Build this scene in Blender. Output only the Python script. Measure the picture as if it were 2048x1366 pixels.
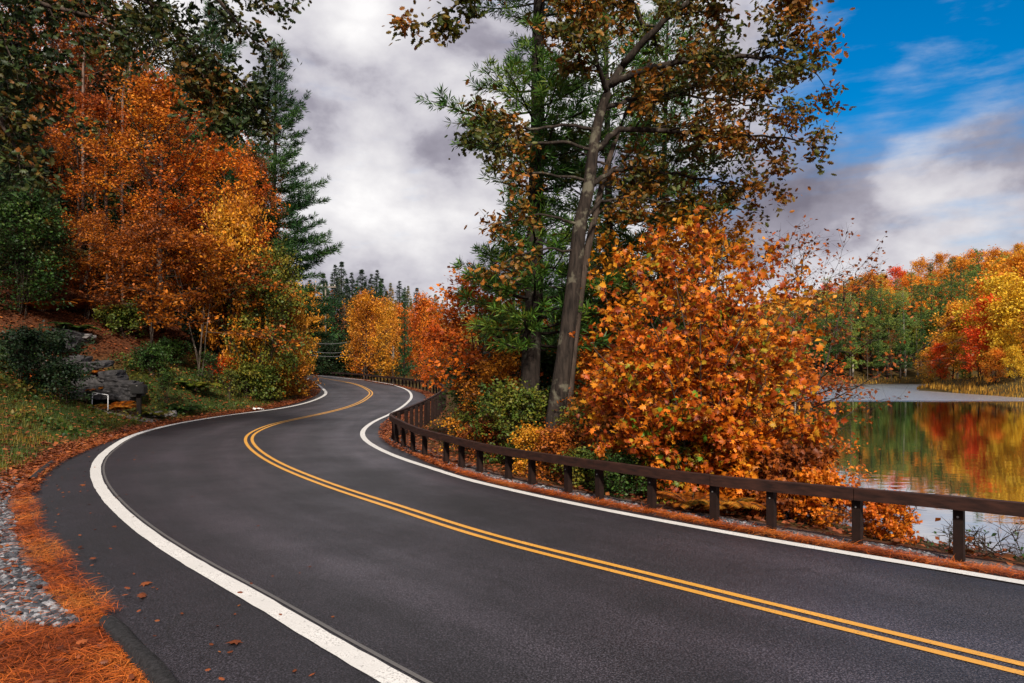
import bpy, math, random
import numpy as np

# ------------------------------------------------------------------ scene, camera, sky, sun
scene = bpy.context.scene
for o in list(bpy.data.objects):
    bpy.data.objects.remove(o)
COL = scene.collection
R = math.radians
F, HOR, CAMH = 1400.0, 735.0, 2.0          # focal length in px of the 2048 frame, eye-level row, eye height

cam = bpy.data.objects.new("camera", bpy.data.cameras.new("camera"))
COL.objects.link(cam)
cam.location = (0, 0, CAMH)
cam.rotation_euler = (R(90), 0, 0)
cam.data.sensor_width = 36.0
cam.data.lens = F / 2048 * 36
cam.data.shift_y = (HOR - 683) / 2048
cam.data.clip_start, cam.data.clip_end = 0.1, 4000
scene.camera = cam

SUN_AZ, SUN_EL = R(172), R(38)              # azimuth clockwise from +Y: behind the camera, a touch to the right
world = bpy.data.worlds.new("World")
scene.world = world
world.use_nodes = True
wt = world.node_tree
wt.nodes.clear()


def N(tree, kind, **kw):
    n = tree.nodes.new(kind)
    for k, v in kw.items():
        if k in n.inputs:
            n.inputs[k].default_value = v
        else:
            setattr(n, k, v)
    return n


def mth(tree, op, a, b=None, c=None):
    n = tree.nodes.new('ShaderNodeMath')
    n.operation = op
    for i, v in enumerate((a, b, c)):
        if v is None:
            continue
        if isinstance(v, (int, float)):
            n.inputs[i].default_value = v
        else:
            tree.links.new(v, n.inputs[i])
    return n.outputs[0]


def mixc(tree, fac, a, b, mode='MIX'):
    n = tree.nodes.new('ShaderNodeMix')
    n.data_type = 'RGBA'
    n.blend_type = mode
    for s, v in ((n.inputs[0], fac), (n.inputs[6], a), (n.inputs[7], b)):
        if isinstance(v, (int, float)):
            s.default_value = v
        elif isinstance(v, tuple):
            s.default_value = (*v[:3], 1)
        else:
            tree.links.new(v, s)
    return n.outputs[2]


def ramp(tree, fac, stops, interp='LINEAR'):
    n = tree.nodes.new('ShaderNodeValToRGB')
    cr = n.color_ramp
    cr.interpolation = interp
    while len(cr.elements) < len(stops):
        cr.elements.new(0.5)
    for e, (p, c) in zip(cr.elements, stops):
        e.position = p
        e.color = (*c, 1) if len(c) == 3 else c
    tree.links.new(fac, n.inputs[0])
    return n.outputs[0]


def sstep(tree, v, lo, hi):
    n = tree.nodes.new('ShaderNodeMapRange')
    n.interpolation_type = 'SMOOTHSTEP'
    tree.links.new(v, n.inputs[0])
    n.inputs[1].default_value, n.inputs[2].default_value = lo, hi
    return n.outputs[0]


def build_sky():
    L = wt.links.new
    sky = N(wt, 'ShaderNodeTexSky', sky_type='NISHITA', sun_disc=False)
    sky.sun_elevation, sky.sun_rotation = SUN_EL, SUN_AZ
    sky.air_density, sky.dust_density, sky.ozone_density = 1.0, 0.6, 2.5
    tc = N(wt, 'ShaderNodeTexCoord')
    sep = N(wt, 'ShaderNodeSeparateXYZ')
    L(tc.outputs['Generated'], sep.inputs[0])
    x, y, z = sep.outputs
    mp = N(wt, 'ShaderNodeMapping'); mp.inputs['Scale'].default_value = (1.0, 1.0, 1.55)
    L(tc.outputs['Generated'], mp.inputs['Vector'])
    off = N(wt, 'ShaderNodeVectorMath', operation='ADD')
    off.inputs[1].default_value = (3.7, 1.9, 0.4)
    L(mp.outputs[0], off.inputs[0])
    n1 = N(wt, 'ShaderNodeTexNoise', Scale=3.4, Detail=8.0, Roughness=0.52, Distortion=0.05)
    n2 = N(wt, 'ShaderNodeTexNoise', Scale=4.6, Detail=9.0, Roughness=0.52, Distortion=0.10)
    L(mp.outputs[0], n1.inputs['Vector'])
    L(off.outputs[0], n2.inputs['Vector'])
    # the opening of clear blue high to the right
    dot = N(wt, 'ShaderNodeVectorMath', operation='DOT_PRODUCT')
    d = np.array([0.80, 1.0, 0.50]); d /= np.linalg.norm(d)
    dot.inputs[1].default_value = d
    L(tc.outputs['Generated'], dot.inputs[0])
    hole = sstep(wt, dot.outputs['Value'], 0.925, 0.985)
    low = sstep(wt, z, 0.32, 0.22)
    mp2 = N(wt, 'ShaderNodeMapping'); mp2.inputs['Scale'].default_value = (1.0, 1.0, 4.5); mp2.inputs['Rotation'].default_value = (0, R(9), 0)
    L(tc.outputs['Generated'], mp2.inputs['Vector'])
    n3 = N(wt, 'ShaderNodeTexNoise', Scale=4.5, Detail=8.0, Roughness=0.58, Distortion=0.2)
    L(mp2.outputs[0], n3.inputs['Vector'])
    wisp = mth(wt, 'MULTIPLY', mth(wt, 'SUBTRACT', n3.outputs['Fac'], 0.45), 0.75)
    cov = mth(wt, 'SUBTRACT', mth(wt, 'ADD', mth(wt, 'ADD', n1.outputs['Fac'], wisp), 0.20), mth(wt, 'MULTIPLY', mth(wt, 'MULTIPLY', hole, 0.50), mth(wt, 'SUBTRACT', 1.0, mth(wt, 'MULTIPLY', low, 0.85))))
    mask = sstep(wt, cov, 0.30, 0.70)
    shade = ramp(wt, n2.outputs['Fac'], [(0.30, (0.22, 0.205, 0.26)), (0.42, (0.40, 0.38, 0.45)),
                                         (0.48, (0.64, 0.62, 0.68)), (0.57, (0.84, 0.82, 0.85)), (0.68, (1.08, 1.06, 1.06))])
    hsv = N(wt, 'ShaderNodeHueSaturation', Saturation=1.55, Value=1.0)
    L(sky.outputs[0], hsv.inputs['Color'])
    bg1 = N(wt, 'ShaderNodeBackground', Strength=0.10)
    L(hsv.outputs[0], bg1.inputs[0])
    bg2 = N(wt, 'ShaderNodeBackground', Strength=0.66)
    L(shade, bg2.inputs[0])
    mix = N(wt, 'ShaderNodeMixShader')
    L(mask, mix.inputs[0]); L(bg1.outputs[0], mix.inputs[1]); L(bg2.outputs[0], mix.inputs[2])
    out = N(wt, 'ShaderNodeOutputWorld')
    L(mix.outputs[0], out.inputs[0])


build_sky()
sun = bpy.data.objects.new("sun", bpy.data.lights.new("sun", 'SUN'))
COL.objects.link(sun)
sun.data.energy, sun.data.angle, sun.data.color = 5.0, R(5), (1.0, 0.90, 0.76)
sun.rotation_euler = (R(90) - SUN_EL, 0, math.pi - SUN_AZ)
vs = scene.view_settings
scene.display_settings.display_device = 'sRGB'
vs.view_transform, vs.look, vs.gamma, vs.exposure, vs.use_curve_mapping = 'Standard', 'None', 1.0, 0.50, False
cy = scene.cycles
cy.max_bounces, cy.diffuse_bounces, cy.glossy_bounces, cy.transmission_bounces = 6, 3, 3, 3
cy.use_denoising = True
cy.sample_clamp_indirect = 4.0
cy.caustics_reflective = cy.caustics_refractive = False

rng = np.random.default_rng(7)
random.seed(7)


# ------------------------------------------------------------------ helpers
def tag(o, label=None, cat=None, group=None, kind=None):
    for k, v in (('label', label), ('category', cat), ('group', group), ('kind', kind)):
        if v:
            o[k] = v
    return o


def thing(name, label, cat, loc, group=None, rz=0.0):
    o = bpy.data.objects.new(name, None)
    o.empty_display_size = 0.2
    COL.objects.link(o)
    o.location = loc
    o.rotation_euler = (0, 0, rz)
    return tag(o, label, cat, group)


def link(name, me, mat=None, parent=None):
    o = bpy.data.objects.new(name, me)
    COL.objects.link(o)
    if parent is not None:
        o.parent = parent
    if mat is not None:
        if not me.materials:
            me.materials.append(None)
        o.material_slots[0].link = 'OBJECT'
        o.material_slots[0].material = mat
    return o


def mesh_np(name, V, loops, totals, smooth=False):
    me = bpy.data.meshes.new(name)
    V = np.asarray(V, np.float32)
    loops = np.asarray(loops, np.int32)
    totals = np.asarray(totals, np.int32)
    me.vertices.add(len(V))
    me.vertices.foreach_set('co', V.ravel())
    me.loops.add(len(loops))
    me.loops.foreach_set('vertex_index', loops)
    me.polygons.add(len(totals))
    st = np.zeros(len(totals), np.int32)
    st[1:] = np.cumsum(totals)[:-1]
    me.polygons.foreach_set('loop_start', st)
    me.polygons.foreach_set('loop_total', totals)
    me.polygons.foreach_set('use_smooth', np.full(len(totals), bool(smooth)))
    me.update(calc_edges=True)
    return me


def mesh_py(name, V, Fs, smooth=False):
    loops = [i for f in Fs for i in f]
    return mesh_np(name, V, loops, [len(f) for f in Fs], smooth)


def catmull(P, n=8):
    P = np.asarray(P, float)
    A = np.vstack([2 * P[0] - P[1], P, 2 * P[-1] - P[-2]])
    out = []
    t = np.linspace(0, 1, n, endpoint=False)[:, None]
    for i in range(len(P) - 1):
        p0, p1, p2, p3 = A[i:i + 4]
        out.append(0.5 * (2 * p1 + (p2 - p0) * t + (2 * p0 - 5 * p1 + 4 * p2 - p3) * t ** 2 + (3 * p1 - p0 - 3 * p2 + p3) * t ** 3))
    out.append(P[-1:])
    return np.vstack(out)


def resample(P, step):
    P = np.asarray(P, float)
    s = np.r_[0, np.cumsum(np.linalg.norm(np.diff(P, axis=0), axis=1))]
    n = max(2, int(s[-1] / step) + 1)
    t = np.linspace(0, s[-1], n)
    return np.stack([np.interp(t, s, P[:, k]) for k in range(P.shape[1])], 1)


def smooth(P, it=3):
    P = P.copy()
    for _ in range(it):
        P[1:-1] = 0.25 * P[:-2] + 0.5 * P[1:-1] + 0.25 * P[2:]
    return P


# road surface height along the valley (the far stretch climbs gently)
ET_Y = np.array([-60, 0, 18, 24, 30, 40, 50, 60, 70, 80, 100, 140, 600.])
ET_Z = np.array([0, 0, 0, .03, .10, .30, .60, .92, 1.20, 1.42, 1.65, 1.8, 1.8])
_fy = np.linspace(-60, 600, 3301)
_fz = np.interp(_fy, ET_Y, ET_Z)
_k = np.ones(25) / 25
_fz = np.convolve(np.pad(_fz, 12, mode='edge'), _k, 'valid')


def E(y):
    return np.interp(y, _fy, _fz)


_zz = np.linspace(2.5, 110, 6000)
_py = HOR + F * (CAMH - E(_zz)) / _zz


def ground_pt(px, py):
    Z = float(np.interp(-py, -_py, _zz))
    return (px - 1024) / F * Z, Z


def at(px, py, Z):
    return np.array([(px - 1024) / F * Z, Z, CAMH + (HOR - py) / F * Z])


def trace(crops):
    pts = []
    for (ox, oy, s, L) in crops:
        for cx, cy_ in L:
            pts.append(ground_pt(ox + s * cx, oy + s * cy_))
    return np.array(pts)


FULL = lambda L: (0, 0, 1.0, L)
# ---- surveyed lines of the road, near to far
left_white = trace([FULL([(795, 1366), (680, 1307), (534, 1211), (427, 1154), (356, 1111), (285, 1063), (231, 1015), (200, 976),
    (190, 944), (198, 919), (221, 898), (256, 876), (303, 860), (370, 845), (471, 829), (552, 819), (606, 808), (638, 797),
    (652, 787), (645, 777), (633, 768), (617, 760), (595, 754)])])
yellow = trace([(1448, 1006, .293, [(2048, 1150), (1500, 1010), (1000, 890), (500, 775), (0, 655)]),
    (900, 900, .293, [(1600, 930), (1200, 830), (800, 745), (400, 640), (0, 533)]),
    (460, 740, .2441, [(1580, 1195), (1200, 1080), (900, 985), (600, 870), (400, 785), (250, 695), (170, 625), (145, 568), (180, 520),
     (300, 465), (420, 430), (700, 372), (900, 325), (1050, 275), (1130, 225), (1158, 192), (1130, 163), (1060, 128), (950, 100),
     (800, 75)]), FULL([(633, 754.5), (600, 751)])])
right_white = trace([(1448, 1006, .293, [(2048, 555), (1500, 462), (1000, 378), (500, 295), (0, 208)]),
    (900, 900, .293, [(1600, 520), (1200, 445), (800, 365), (400, 275), (0, 180)]),
    (460, 740, .2441, [(1800, 855), (1550, 780), (1350, 710), (1200, 640), (1110, 580), (1082, 525), (1110, 475), (1190, 420),
     (1290, 375), (1370, 330), (1430, 290), (1480, 240), (1485, 205), (1465, 175), (1420, 150), (1370, 135)]),
    FULL([(783, 769), (740, 762), (700, 757.5), (660, 754), (600, 749.5)])])
left_edge = trace([FULL([(352, 1366), (331, 1339), (285, 1293), (228, 1238), (171, 1183), (132, 1143), (103, 1108), (75, 1055), (56, 1012),
    (57, 987), (68, 962), (92, 940), (120, 920), (152, 907), (190, 890), (234, 875), (332, 850), (404, 836), (505, 821), (572, 810),
    (618, 796), (636, 784), (634, 774), (620, 763), (600, 755.5), (580, 753)])])
right_edge = trace([(1448, 1006, .293, [(2048, 505), (1500, 418), (1000, 330), (500, 238), (0, 165)]),
    (900, 900, .293, [(1600, 462), (1200, 390), (900, 335), (600, 278), (300, 215), (0, 130)]),
    (460, 740, .2441, [(1600, 728), (1450, 665), (1330, 615), (1270, 570), (1243, 512)])])
right_edge = np.vstack([right_edge, [(-4.55, 26), (-4.5, 32), (-4.6, 38), (-5.2, 42), (-6.3, 46), (-8.3, 51), (-10.8, 56),
                                     (-14.2, 63), (-18.5, 70), (-24.5, 75.5)]])
near_dir = lambda P, n: P[0] + (P[0] - P[2]) / np.linalg.norm(P[0] - P[2]) * n


def extend(P, n=12, tail=None):
    P = np.vstack([[near_dir(P, n)], [near_dir(P, n / 2)], P])
    if tail is not None:
        P = np.vstack([P, tail])
    return P


def sm(P, step=0.35, it=6):
    return smooth(resample(catmull(P, 6), step), it)


left_edge_c = sm(extend(left_edge, 14, [(-32, 72), (-45, 73)]))
right_edge_c = sm(extend(right_edge, 14, [(-34, 79.5), (-46, 81)]))
left_white_c = sm(extend(left_white, 14, [(-31, 73.2), (-45, 74.2)]))
right_white_c = sm(extend(right_white, 14, [(-33, 78.5), (-46, 80)]))
yellow_c = sm(extend(yellow, 14, [(-32, 76), (-46, 77.2)]), it=14)

rail_world = np.array([ground_pt(px, py - 0) for px, py in [(2048, 1145), (1933, 1126), (1713, 1090), (1542, 1061), (1407, 1041), (1293, 1020),
    (1196, 1001), (1120, 983), (1055, 968), (1003, 955), (956, 944), (919, 934.5), (886, 925), (838, 911), (814, 900), (792, 889)]])
rail_world = np.vstack([[(10.5, 2.2)], [(7.6, 4.6)], rail_world, [(-3.42, 19.6), (-3.35, 21.5), (-3.26, 25), (-3.22, 29), (-3.3, 33), (-3.75, 38), (-4.6, 42.5), (-6.0, 46.6),
                                           (-8.2, 52), (-10.9, 57.4), (-14.3, 64.2), (-17.9, 69.6)]])
rail_h = np.r_[[.70, .69], [.68, .675, .64, .615, .60, .60, .60, .585, .57, .56, .565, .575, .60, .62, .65, .69],
               [.70, .71, .73, .76, .80, .80, .74, .66, .58, .50, .42, .36]]
rc = catmull(np.column_stack([rail_world, rail_h]), 8)
rail_c = smooth(resample(rc, 0.25), 6)

# ------------------------------------------------------------------ terrain
shore = catmull(np.array([(60, -60), (22, -12), (12.6, 2), (9.6, 6.4), (7.6, 9.6), (6.2, 12.2), (5.4, 15), (5.6, 20), (8.4, 29), (14.5, 46), (25, 76),
                          (42, 112), (60, 147), (74, 153), (88, 154), (93, 147), (84, 129), (70, 117), (65.5, 112), (64, 103), (62.5, 95),
                          (62, 89), (61, 83), (66, 75), (90, 66), (160, 50), (420, 30)], float), 4)
lake_poly = np.vstack([shore, [(420, -60)]])


def seg_dist(P, poly):
    A, B = poly[:-1], poly[1:]
    AB = B - A
    L2 = (AB ** 2).sum(1)
    out = np.full(len(P), 1e9)
    for i in range(0, len(P), 8000):
        p = P[i:i + 8000, None, :]
        t = np.clip(((p - A) * AB).sum(2) / L2, 0, 1)
        d2 = ((A + t[..., None] * AB - p) ** 2).sum(2)
        out[i:i + 8000] = np.sqrt(d2.min(1))
    return out


def inside(P, poly):
    x, y = P[:, 0], P[:, 1]
    res = np.zeros(len(P), bool)
    n = len(poly)
    j = n - 1
    for i in range(n):
        xi, yi = poly[i]; xj, yj = poly[j]
        c = (yi > y) != (yj > y)
        xx = (xj - xi) * (y - yi) / ((yj - yi) if yj != yi else 1e-9) + xi
        res ^= c & (x < xx)
        j = i
    return res


def sst(v, a, b):
    t = np.clip((v - a) / (b - a), 0, 1)
    return t * t * (3 - 2 * t)


def wob(P, s, seed=0):
    r = np.random.default_rng(seed)
    out = np.zeros(len(P))
    for k in range(7):
        a = r.uniform(0, 2 * np.pi); f = s * r.uniform(.6, 2.2); ph = r.uniform(0, 6.28)
        out += np.sin((P[:, 0] * math.cos(a) + P[:, 1] * math.sin(a)) * f + ph)
    return out / 7


LE_d, RE_d = left_edge_c[::2], right_edge_c[::2]
road_poly = np.vstack([left_edge_c, right_edge_c[::-1]])
left_poly = np.vstack([left_edge_c, [(-900, 73), (-900, -60), (left_edge_c[0, 0], -60)]])
WATER = -1.6


def terrain(P):
    """height, and signed offsets: d_left (m outside the left edge, else negative), d_right"""
    x, y = P[:, 0], P[:, 1]
    dl, dr = seg_dist(P, LE_d), seg_dist(P, RE_d)
    on = inside(P, road_poly)
    lft = inside(P, left_poly) & ~on
    e = E(y)
    s = seg_dist(P, shore)
    s = np.where(inside(P, lake_poly), -s, s)
    rise = np.interp(dl, [0, .6, 1.2, 2, 3, 4, 5, 6, 8, 12, 20, 40, 100, 400], [0, .02, .12, .42, .95, 1.6, 2.3, 3.0, 4.2, 6.0, 8.6, 13, 22, 40])
    rise = rise * (0.10 + 0.90 * sst(y, 10.5, 18.5))
    dip = np.exp(-(((x + 16.6) / 3.0) ** 2 + ((y - 26.2) / 2.3) ** 2) ** 1.3)
    rise = rise * (1 - 0.80 * dip)
    hl = e - .03 + rise + wob(P, .9, 3) * .12 * sst(dl, 1, 4) + wob(P, .25, 4) * .5 * sst(dl, 5, 14)
    hill = .27 * np.clip(y - 150, 0, 95) * (.34 + .66 * sst(x, 60, 185)) + .07 * np.clip(x - 75, 0, 200) * sst(y, 60, 120) \
        + .10 * np.clip(y - 84, 0, 40) * (1 - sst(x, 5, 45))
    A = e - .03 - .16 * np.clip(dr - .55, 0, 6) + hill + wob(P, .8, 5) * .10 * sst(dr, .8, 3) + wob(P, .05, 6) * 1.5 * sst(y, 120, 200)
    B = WATER + np.where(s > 0, np.interp(s, [0, 1.0, 2.2, 10, 60, 400], [0, .75, 1.62, 3.4, 22, 120]), -np.interp(-s, [0, 3, 10, 60], [0, 1.2, 2.2, 3]))
    hr = np.minimum(A, B)
    h = np.where(lft, hl, hr)
    h = np.where(on, e - .06, h)
    return h, np.where(lft, dl, -1.0), np.where(~lft & ~on, dr, -1.0), s, on


def axis(lo, hi, step, mn, mx, g=1.13):
    a = list(np.arange(lo, hi + 1e-6, step))
    d = step
    while a[-1] < mx:
        d *= g; a.append(a[-1] + min(d, 12))
    d = step
    while a[0] > mn:
        d *= g; a.insert(0, a[0] - min(d, 12))
    return np.array(a)


GX, GY = axis(-24, 11, .28, -500, 520), axis(2, 46, .28, -60, 600)
gx, gy = np.meshgrid(GX, GY)
GP = np.column_stack([gx.ravel(), gy.ravel()])
gh, gdl, gdr, gs, gon = terrain(GP)
GH = gh.reshape(gx.shape)


def ground(x, y):
    x = np.atleast_1d(np.asarray(x, float)); y = np.atleast_1d(np.asarray(y, float))
    i = np.clip(np.searchsorted(GX, x) - 1, 0, len(GX) - 2); j = np.clip(np.searchsorted(GY, y) - 1, 0, len(GY) - 2)
    u = (x - GX[i]) / (GX[i + 1] - GX[i]); v = (y - GY[j]) / (GY[j + 1] - GY[j])
    return GH[j, i] * (1 - u) * (1 - v) + GH[j, i + 1] * u * (1 - v) + GH[j + 1, i] * (1 - u) * v + GH[j + 1, i + 1] * u * v


def gz(x, y):
    return float(ground(x, y)[0])


# ------------------------------------------------------------------ materials
def new_mat(name):
    m = bpy.data.materials.new(name)
    m.use_nodes = True
    t = m.node_tree
    t.nodes.clear()
    out = t.nodes.new('ShaderNodeOutputMaterial')
    return m, t, out


def noise(t, scale, detail=4, rough=.55, vec=None, dist=0.0):
    n = N(t, 'ShaderNodeTexNoise', Scale=scale, Detail=float(detail), Roughness=rough, Distortion=dist)
    if vec is not None:
        t.links.new(vec, n.inputs['Vector'])
    return n.outputs['Fac']


def pbsdf(t, out, col, rough=.7, spec=.3, bump=None, bstr=.3, bdist=.02):
    b = N(t, 'ShaderNodeBsdfPrincipled')
    for s, v in (('Base Color', col), ('Roughness', rough), ('Specular IOR Level', spec)):
        if isinstance(v, (int, float)):
            b.inputs[s].default_value = v
        elif isinstance(v, tuple):
            b.inputs[s].default_value = (*v, 1)
        else:
            t.links.new(v, b.inputs[s])
    if bump is not None:
        bp = N(t, 'ShaderNodeBump', Strength=bstr, Distance=bdist)
        t.links.new(bump, bp.inputs['Height'])
        t.links.new(bp.outputs[0], b.inputs['Normal'])
    if out is not None:
        t.links.new(b.outputs[0], out.inputs[0])
    return b


def plain(name, c, c2=None, scale=8, rough=.7, spec=.3, bstr=.3, bdist=.01, vec='Object', stretch=None):
    m, t, out = new_mat(name)
    tc = N(t, 'ShaderNodeTexCoord')
    v = tc.outputs[vec]
    if stretch:
        mp = N(t, 'ShaderNodeMapping'); mp.inputs['Scale'].default_value = stretch
        t.links.new(v, mp.inputs['Vector']); v = mp.outputs[0]
    n = noise(t, scale, 6, .6, v)
    c2 = c2 or tuple(x * .6 for x in c)
    col = ramp(t, n, [(.32, c2), (.68, c)])
    pbsdf(t, out, col, rough, spec, n, bstr, bdist)
    return m


def leaf_mat(name, stops, trans=.35, scale=.35, wn=.55, spec=.25, rough=.5):
    """stops: colours from one end of the tree's palette to the other"""
    m, t, out = new_mat(name)
    g = N(t, 'ShaderNodeNewGeometry'); oi = N(t, 'ShaderNodeObjectInfo'); tc = N(t, 'ShaderNodeTexCoord')
    off = N(t, 'ShaderNodeVectorMath', operation='ADD')
    cx = N(t, 'ShaderNodeCombineXYZ'); t.links.new(mth(t, 'MULTIPLY', oi.outputs['Random'], 37.0), cx.inputs[0])
    t.links.new(tc.outputs['Object'], off.inputs[0]); t.links.new(cx.outputs[0], off.inputs[1])
    n = noise(t, scale, 2, .5, off.outputs[0])
    n = sstep(t, n, .28, .72)
    f = mth(t, 'ADD', mth(t, 'MULTIPLY', n, wn), mth(t, 'MULTIPLY', g.outputs['Random Per Island'], 1 - wn))
    f = mth(t, 'ADD', mth(t, 'MULTIPLY', f, .85), mth(t, 'MULTIPLY', oi.outputs['Random'], .15))
    k = len(stops)
    col = ramp(t, f, [(.08 + .84 * i / max(1, k - 1), c) for i, c in enumerate(stops)])
    wn2 = N(t, 'ShaderNodeTexWhiteNoise', noise_dimensions='1D')
    t.links.new(g.outputs['Random Per Island'], wn2.inputs['W'])
    val = N(t, 'ShaderNodeHueSaturation')
    t.links.new(col, val.inputs['Color'])
    t.links.new(mth(t, 'ADD', mth(t, 'MULTIPLY', wn2.outputs['Value'], .8), .55), val.inputs['Value'])
    b = pbsdf(t, None, val.outputs[0], rough, spec)
    tr = N(t, 'ShaderNodeBsdfTranslucent')
    t.links.new(val.outputs[0], tr.inputs[0])
    mx = N(t, 'ShaderNodeMixShader'); mx.inputs[0].default_value = trans
    t.links.new(b.outputs[0], mx.inputs[1]); t.links.new(tr.outputs[0], mx.inputs[2]); t.links.new(mx.outputs[0], out.inputs[0])
    return m


def bark_mat(name, c, c2, lichen=None):
    m, t, out = new_mat(name)
    tc = N(t, 'ShaderNodeTexCoord')
    mp = N(t, 'ShaderNodeMapping'); mp.inputs['Scale'].default_value = (9, 9, 1.6)
    t.links.new(tc.outputs['Object'], mp.inputs['Vector'])
    n = noise(t, 1.6, 6, .65, mp.outputs[0], .6)
    col = ramp(t, n, [(.35, c2), (.62, c)])
    if lichen:
        l = noise(t, 3.0, 5, .6, tc.outputs['Object'])
        col = mixc(t, mth(t, 'MULTIPLY', sstep(t, l, .55, .66), .75), col, lichen)
    pbsdf(t, out, col, .9, .15, n, .9, .03)
    return m


M = {}
M['bark_oak'] = bark_mat('bark_oak', (.036, .027, .022), (.009, .007, .006), (.12, .11, .08))
M['bark_pine'] = bark_mat('bark_pine', (.026, .019, .016), (.008, .006, .005), (.06, .06, .045))
M['bark_dark'] = bark_mat('bark_dark', (.07, .05, .04), (.02, .015, .012))
M['bark_pale'] = bark_mat('bark_pale', (.36, .32, .27), (.16, .13, .11))
M['bark_snag'] = bark_mat('bark_snag', (.20, .13, .10), (.07, .045, .035))
M['twig'] = plain('twig', (.06, .04, .03), (.025, .018, .014), 20, .85, .15)
M['needle_dark'] = leaf_mat('needle_dark', [(.007, .024, .010), (.015, .048, .016), (.028, .078, .020), (.060, .12, .022)], .15, .5, .5, .2, .5)
M['needle_right'] = leaf_mat('needle_right', [(.012, .045, .011), (.028, .088, .015), (.065, .14, .018), (.17, .20, .022)], .2, .5, .5, .25, .45)
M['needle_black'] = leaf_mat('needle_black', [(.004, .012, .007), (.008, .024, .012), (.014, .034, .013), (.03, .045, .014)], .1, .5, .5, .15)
M['needle_hill'] = leaf_mat('needle_hill', [(.045, .11, .03), (.11, .20, .04), (.26, .30, .05), (.48, .38, .05)], .22, .18, .5)
M['needle_shore'] = leaf_mat('needle_shore', [(.018, .055, .018), (.045, .10, .025), (.11, .17, .035), (.26, .26, .04)], .2, .18, .5)
M['needle_grey'] = leaf_mat('needle_grey', [(.008, .022, .014), (.016, .038, .020), (.032, .058, .026), (.09, .08, .028)], .12, .3, .5)
M['needle_gold'] = leaf_mat('needle_gold', [(.05, .09, .025), (.14, .14, .03), (.32, .18, .03), (.42, .20, .03)], .15, .3, .5)
M['leaf_orange'] = leaf_mat('leaf_orange', [(.26, .042, .008), (.50, .10, .009), (.64, .18, .011), (.66, .27, .016)], .38, .45)
M['leaf_gold'] = leaf_mat('leaf_gold', [(.22, .075, .010), (.46, .16, .012), (.62, .26, .016), (.60, .34, .03)], .38, .45)
M['leaf_rust'] = leaf_mat('leaf_rust', [(.07, .020, .008), (.17, .040, .009), (.32, .080, .010), (.46, .15, .012)], .32, .5)
M['leaf_red'] = leaf_mat('leaf_red', [(.46, .035, .010), (.72, .075, .012), (.80, .12, .014), (.74, .22, .016)], .38, .4)
M['leaf_flame'] = leaf_mat('leaf_flame', [(.34, .045, .008), (.62, .10, .010), (.72, .17, .012), (.66, .26, .016)], .38, .4)
M['leaf_hero'] = leaf_mat('leaf_hero', [(.15, .028, .008), (.34, .070, .009), (.50, .135, .011), (.62, .24, .015)], .36, .4, .6)
M['leaf_amber'] = leaf_mat('leaf_amber', [(.12, .030, .008), (.26, .065, .009), (.42, .12, .011), (.52, .19, .014)], .36, .5, .55)
M['bark_grey'] = bark_mat('bark_grey', (.11, .085, .07), (.035, .026, .02))
M['leaf_yellow'] = leaf_mat('leaf_yellow', [(.50, .26, .016), (.70, .40, .024), (.78, .50, .035), (.58, .46, .05)], .38, .3)
M['leaf_hillgold'] = leaf_mat('leaf_hillgold', [(.46, .15, .014), (.64, .25, .018), (.72, .36, .025), (.50, .34, .04)], .38, .14)
M['leaf_hillorange'] = leaf_mat('leaf_hillorange', [(.42, .10, .016), (.66, .17, .016), (.74, .26, .02), (.66, .32, .03)], .38, .14)
M['leaf_hillgreen'] = leaf_mat('leaf_hillgreen', [(.11, .16, .03), (.26, .26, .035), (.42, .33, .04), (.56, .34, .04)], .38, .14)
M['leaf_olive'] = leaf_mat('leaf_olive', [(.018, .030, .008), (.050, .052, .010), (.10, .075, .012), (.21, .09, .012)], .28, .6, .5)
M['leaf_oak'] = leaf_mat('leaf_oak', [(.020, .042, .009), (.042, .062, .010), (.075, .075, .011), (.14, .078, .011), (.34, .11, .012), (.07, .068, .011)], .30, .6, .55)
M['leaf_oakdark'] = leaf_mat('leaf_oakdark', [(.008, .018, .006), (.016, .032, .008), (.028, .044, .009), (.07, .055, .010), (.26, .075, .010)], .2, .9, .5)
M['leaf_maple'] = leaf_mat('leaf_maple', [(.10, .20, .016), (.42, .25, .018), (.60, .19, .011), (.60, .15, .011), (.36, .060, .008), (.16, .026, .007), (.62, .14, .010), (.62, .22, .012), (.48, .30, .018), (.16, .23, .018)], .42, .8, .30, .25, .45)
M['leaf_green'] = leaf_mat('leaf_green', [(.008, .026, .007), (.020, .055, .010), (.042, .092, .014), (.095, .12, .018)], .28, 1.0, .5)
M['leaf_mossgreen'] = leaf_mat('leaf_mossgreen', [(.025, .055, .010), (.06, .10, .014), (.14, .15, .018), (.26, .18, .02)], .30, 1.0, .5)
M['leaf_cover'] = leaf_mat('leaf_cover', [(.010, .030, .008), (.026, .065, .011), (.060, .10, .014), (.16, .13, .016), (.22, .06, .012)], .28, .55, .6)
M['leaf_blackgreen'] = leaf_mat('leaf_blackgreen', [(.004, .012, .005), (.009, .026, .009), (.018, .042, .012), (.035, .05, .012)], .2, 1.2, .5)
M['leaf_fern'] = leaf_mat('leaf_fern', [(.16, .040, .010), (.34, .09, .012), (.44, .16, .016), (.16, .14, .02)], .35, 1.0, .5)
M['litter'] = leaf_mat('litter', [(.06, .018, .010), (.14, .036, .014), (.24, .065, .020), (.32, .12, .03)], .15, .3, .35, .2)
M['needles'] = leaf_mat('needles', [(.045, .012, .006), (.17, .032, .008), (.36, .070, .011), (.50, .12, .016), (.42, .15, .03)], .12, 1.1, .55, .25)
M['grass'] = leaf_mat('grass', [(.018, .045, .008), (.045, .085, .011), (.11, .12, .014), (.28, .14, .018)], .3, .55, .6)
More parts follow.
